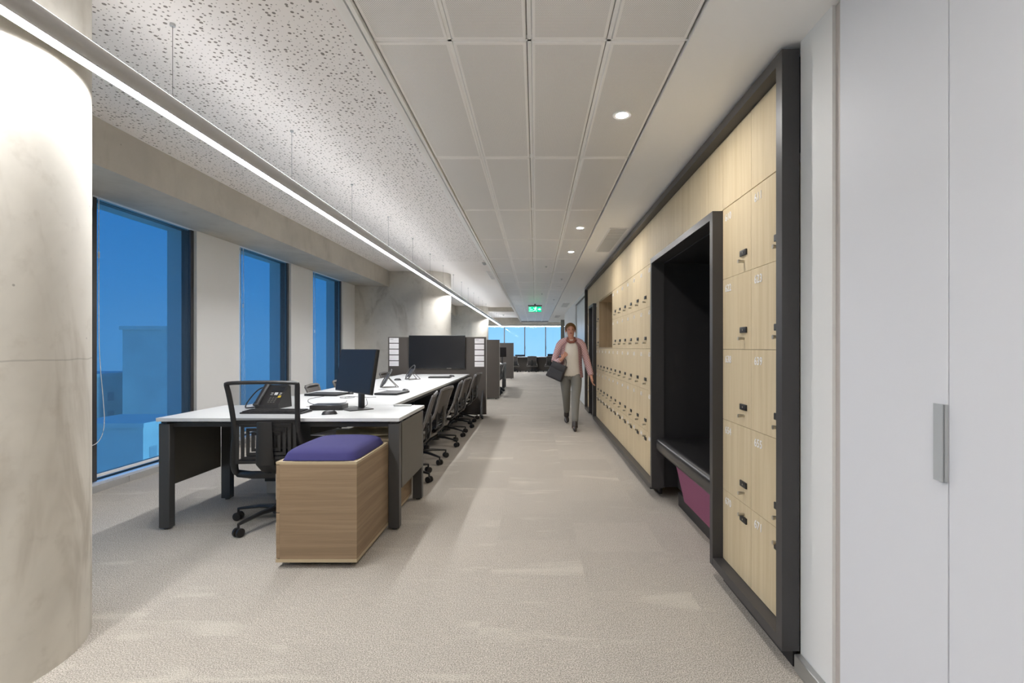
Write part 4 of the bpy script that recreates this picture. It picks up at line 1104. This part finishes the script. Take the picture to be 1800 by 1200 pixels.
cloth('boot', 'boot', [([(.037, -.28, .15), (.035, -.30, .10), (.033, -.31, .055), (.033, -.325, .03)], [(.044, .046), (.042, .044), (.046, .055), (.045, .06)]), ([(.033, -.27, .030), (.032, -.36, .032), (.031, -.43, .026), (.031, -.455, .022)], [(.036, .03), (.042, .032), (.036, .024), (.018, .014)])])
cloth('boot', 'boot', [([(-.041, .40, .23), (-.041, .425, .17), (-.041, .435, .12), (-.041, .43, .09)], [(.044, .046), (.042, .044), (.044, .05), (.043, .05)]), ([(-.041, .455, .115), (-.041, .40, .06), (-.041, .355, .028), (-.041, .32, .026)], [(.034, .03), (.042, .034), (.038, .025), (.022, .018)])])
cloth('shirt', 'shirt', [([(0, .03, .765), (0, .025, .82), (0, .015, .95), (0, .0, 1.07), (0, .0, 1.17), (0, .005, 1.25), (0, .005, 1.30), (0, .0, 1.335)], [(.172, .130), (.168, .128), (.142, .112), (.142, .112), (.148, .110), (.125, .092), (.072, .066), (.056, .056)])])
# open cardigan: shell with a gap at the front, plus sleeves
cg = MB()
def cgf(u, v):
    gap = math.radians(34)+ (1-v)*.22
    a = -PI/2 + gap + u*(2*PI-2*gap)
    z = .77+.53*v
    k = [(0, .185, .150), (.3, .168, .135), (.6, .165, .128), (.85, .162, .122), (.95, .125, .100), (1, .075, .075)]
    for i in range(len(k)-1):
        if v <= k[i+1][0]: break
    t = (v-k[i][0])/(k[i+1][0]-k[i][0]); rx = k[i][1]*(1-t)+k[i+1][1]*t; ry = k[i][2]*(1-t)+k[i+1][2]*t
    return (rx*math.cos(a), .01+ry*math.sin(a), z+.02*math.sin(a*3)*(1-v))
cg.grid(30, 16, cgf, .008)
cg.tube([(-.045, .018, 1.335), (-.085, .015, 1.31), (-.135, .01, 1.275), (-.172, .015, 1.235), (-.208, .03, 1.13), (-.248, .02, 1.0), (-.21, -.09, .99), (-.165, -.15, 1.02)], [(.028, .04), (.046, .046), (.060, .056), (.058, .058), (.054, .054), (.053, .053), (.046, .046), (.040, .040)], 14, up=(0, 1, 0))
cg.tube([(.045, .018, 1.335), (.085, .015, 1.31), (.135, .01, 1.275), (.172, .015, 1.235), (.217, .035, 1.10), (.252, .03, .97), (.285, .0, .85), (.300, -.025, .785)], [(.028, .04), (.046, .046), (.060, .056), (.058, .058), (.054, .054), (.052, .052), (.046, .046), (.042, .042)], 14, up=(0, 1, 0))
cg.build('cardigan', 'knit', pr)
sc_ = MB(); sc_.tube([(-.055, -.055, 1.31), (-.02, -.085, 1.285), (.03, -.085, 1.29), (.06, -.05, 1.32), (.055, .03, 1.345), (-.055, .03, 1.345)], .022, 10, closed=True)
sc_.build('scarf', plain('rust_scarf', (150, 96, 80), .9), pr)
# head details
def ell(name, mat, c, r_, par, cut=None):
    b = MB(); prof = 16
    rings = [(math.sin(PI*k/prof), -math.cos(PI*k/prof)) for k in range(1, prof)]
    b.lathe([(a, z) for a, z in rings], 20)
    o = b.build(name, mat, par); o.scale = r_; o.location = c; return o
hr = MB()
def hairf(u, v):
    a = 2*PI*u; ph_ = v*PI*.60
    fr_ = max(0, -math.sin(a))
    ph_ *= (1-.42*fr_**2)
    return (-.009+.086*math.sin(ph_)*math.cos(a), .004+.098*math.sin(ph_)*math.sin(a), 1.482+.098*math.cos(ph_))
hr.grid(29, 12, hairf, .010)
hr.tube([(-.01, .085, 1.50), (-.01, .105, 1.44), (-.01, .10, 1.37), (.0, .085, 1.31)], [(.035, .03), (.034, .028), (.028, .024), (.012, .012)], 12)
hr.build('hair', 'hair', pr)
for sx in (-1, 1):
    ell('eye', 'eye', (-.009+sx*.028, -.092, 1.468), (.0095, .006, .0055), pr)
    ell('ear', 'skin', (-.009+sx*.073, -.003, 1.455), (.010, .018, .026), pr)
    MB().tube([(-.009+sx*.016, -.094, 1.487), (-.009+sx*.030, -.093, 1.491), (-.009+sx*.044, -.085, 1.486)], .0028, 6).build('eyebrow', 'hair', pr)
ell('mouth', 'lips', (-.007, -.083, 1.415), (.021, .007, .0065), pr)
MB().tube([(-.009, -.088, 1.470), (-.009, -.104, 1.445), (-.009, -.108, 1.437), (-.009, -.092, 1.430)], [.006, .009, .011, .006], 10).build('nose', 'skin', pr)
# shoulder bag held at the side (its own thing)
bg = tag(empty('shoulder_bag', (.54-.27, 7.63, .735)), 'black leather shoulder bag hanging at the walking person side', 'bag')
bb_ = MB(); bb_.prism([(-.13, .0), (.13, .0), (.11, .245), (-.11, .245)], -.045, .045, 'X'); bg.rotation_euler = (Matrix.Rotation(math.radians(24), 3, 'Y') @ Matrix.Rotation(math.radians(72), 3, 'Z')).to_euler(); o = bb_.build('bag_body', 'bag', bg)
bv = o.modifiers.new('bevel', 'BEVEL'); bv.width = .02; bv.segments = 3
MB().box(-.049, .049, -.113, .113, .15, .25, bev=.006).build('bag_flap', 'bag', bg)
MB().tube(*cat([(0, -.09, .240), (.0, -.085, .29), (.0, -.06, .33), (.0, -.03, .345), (.0, .03, .345), (.0, .06, .33), (.0, .085, .29), (0, .09, .240)], [(.011, .004)]*8, 3), 8).build('strap', 'bag', bg)
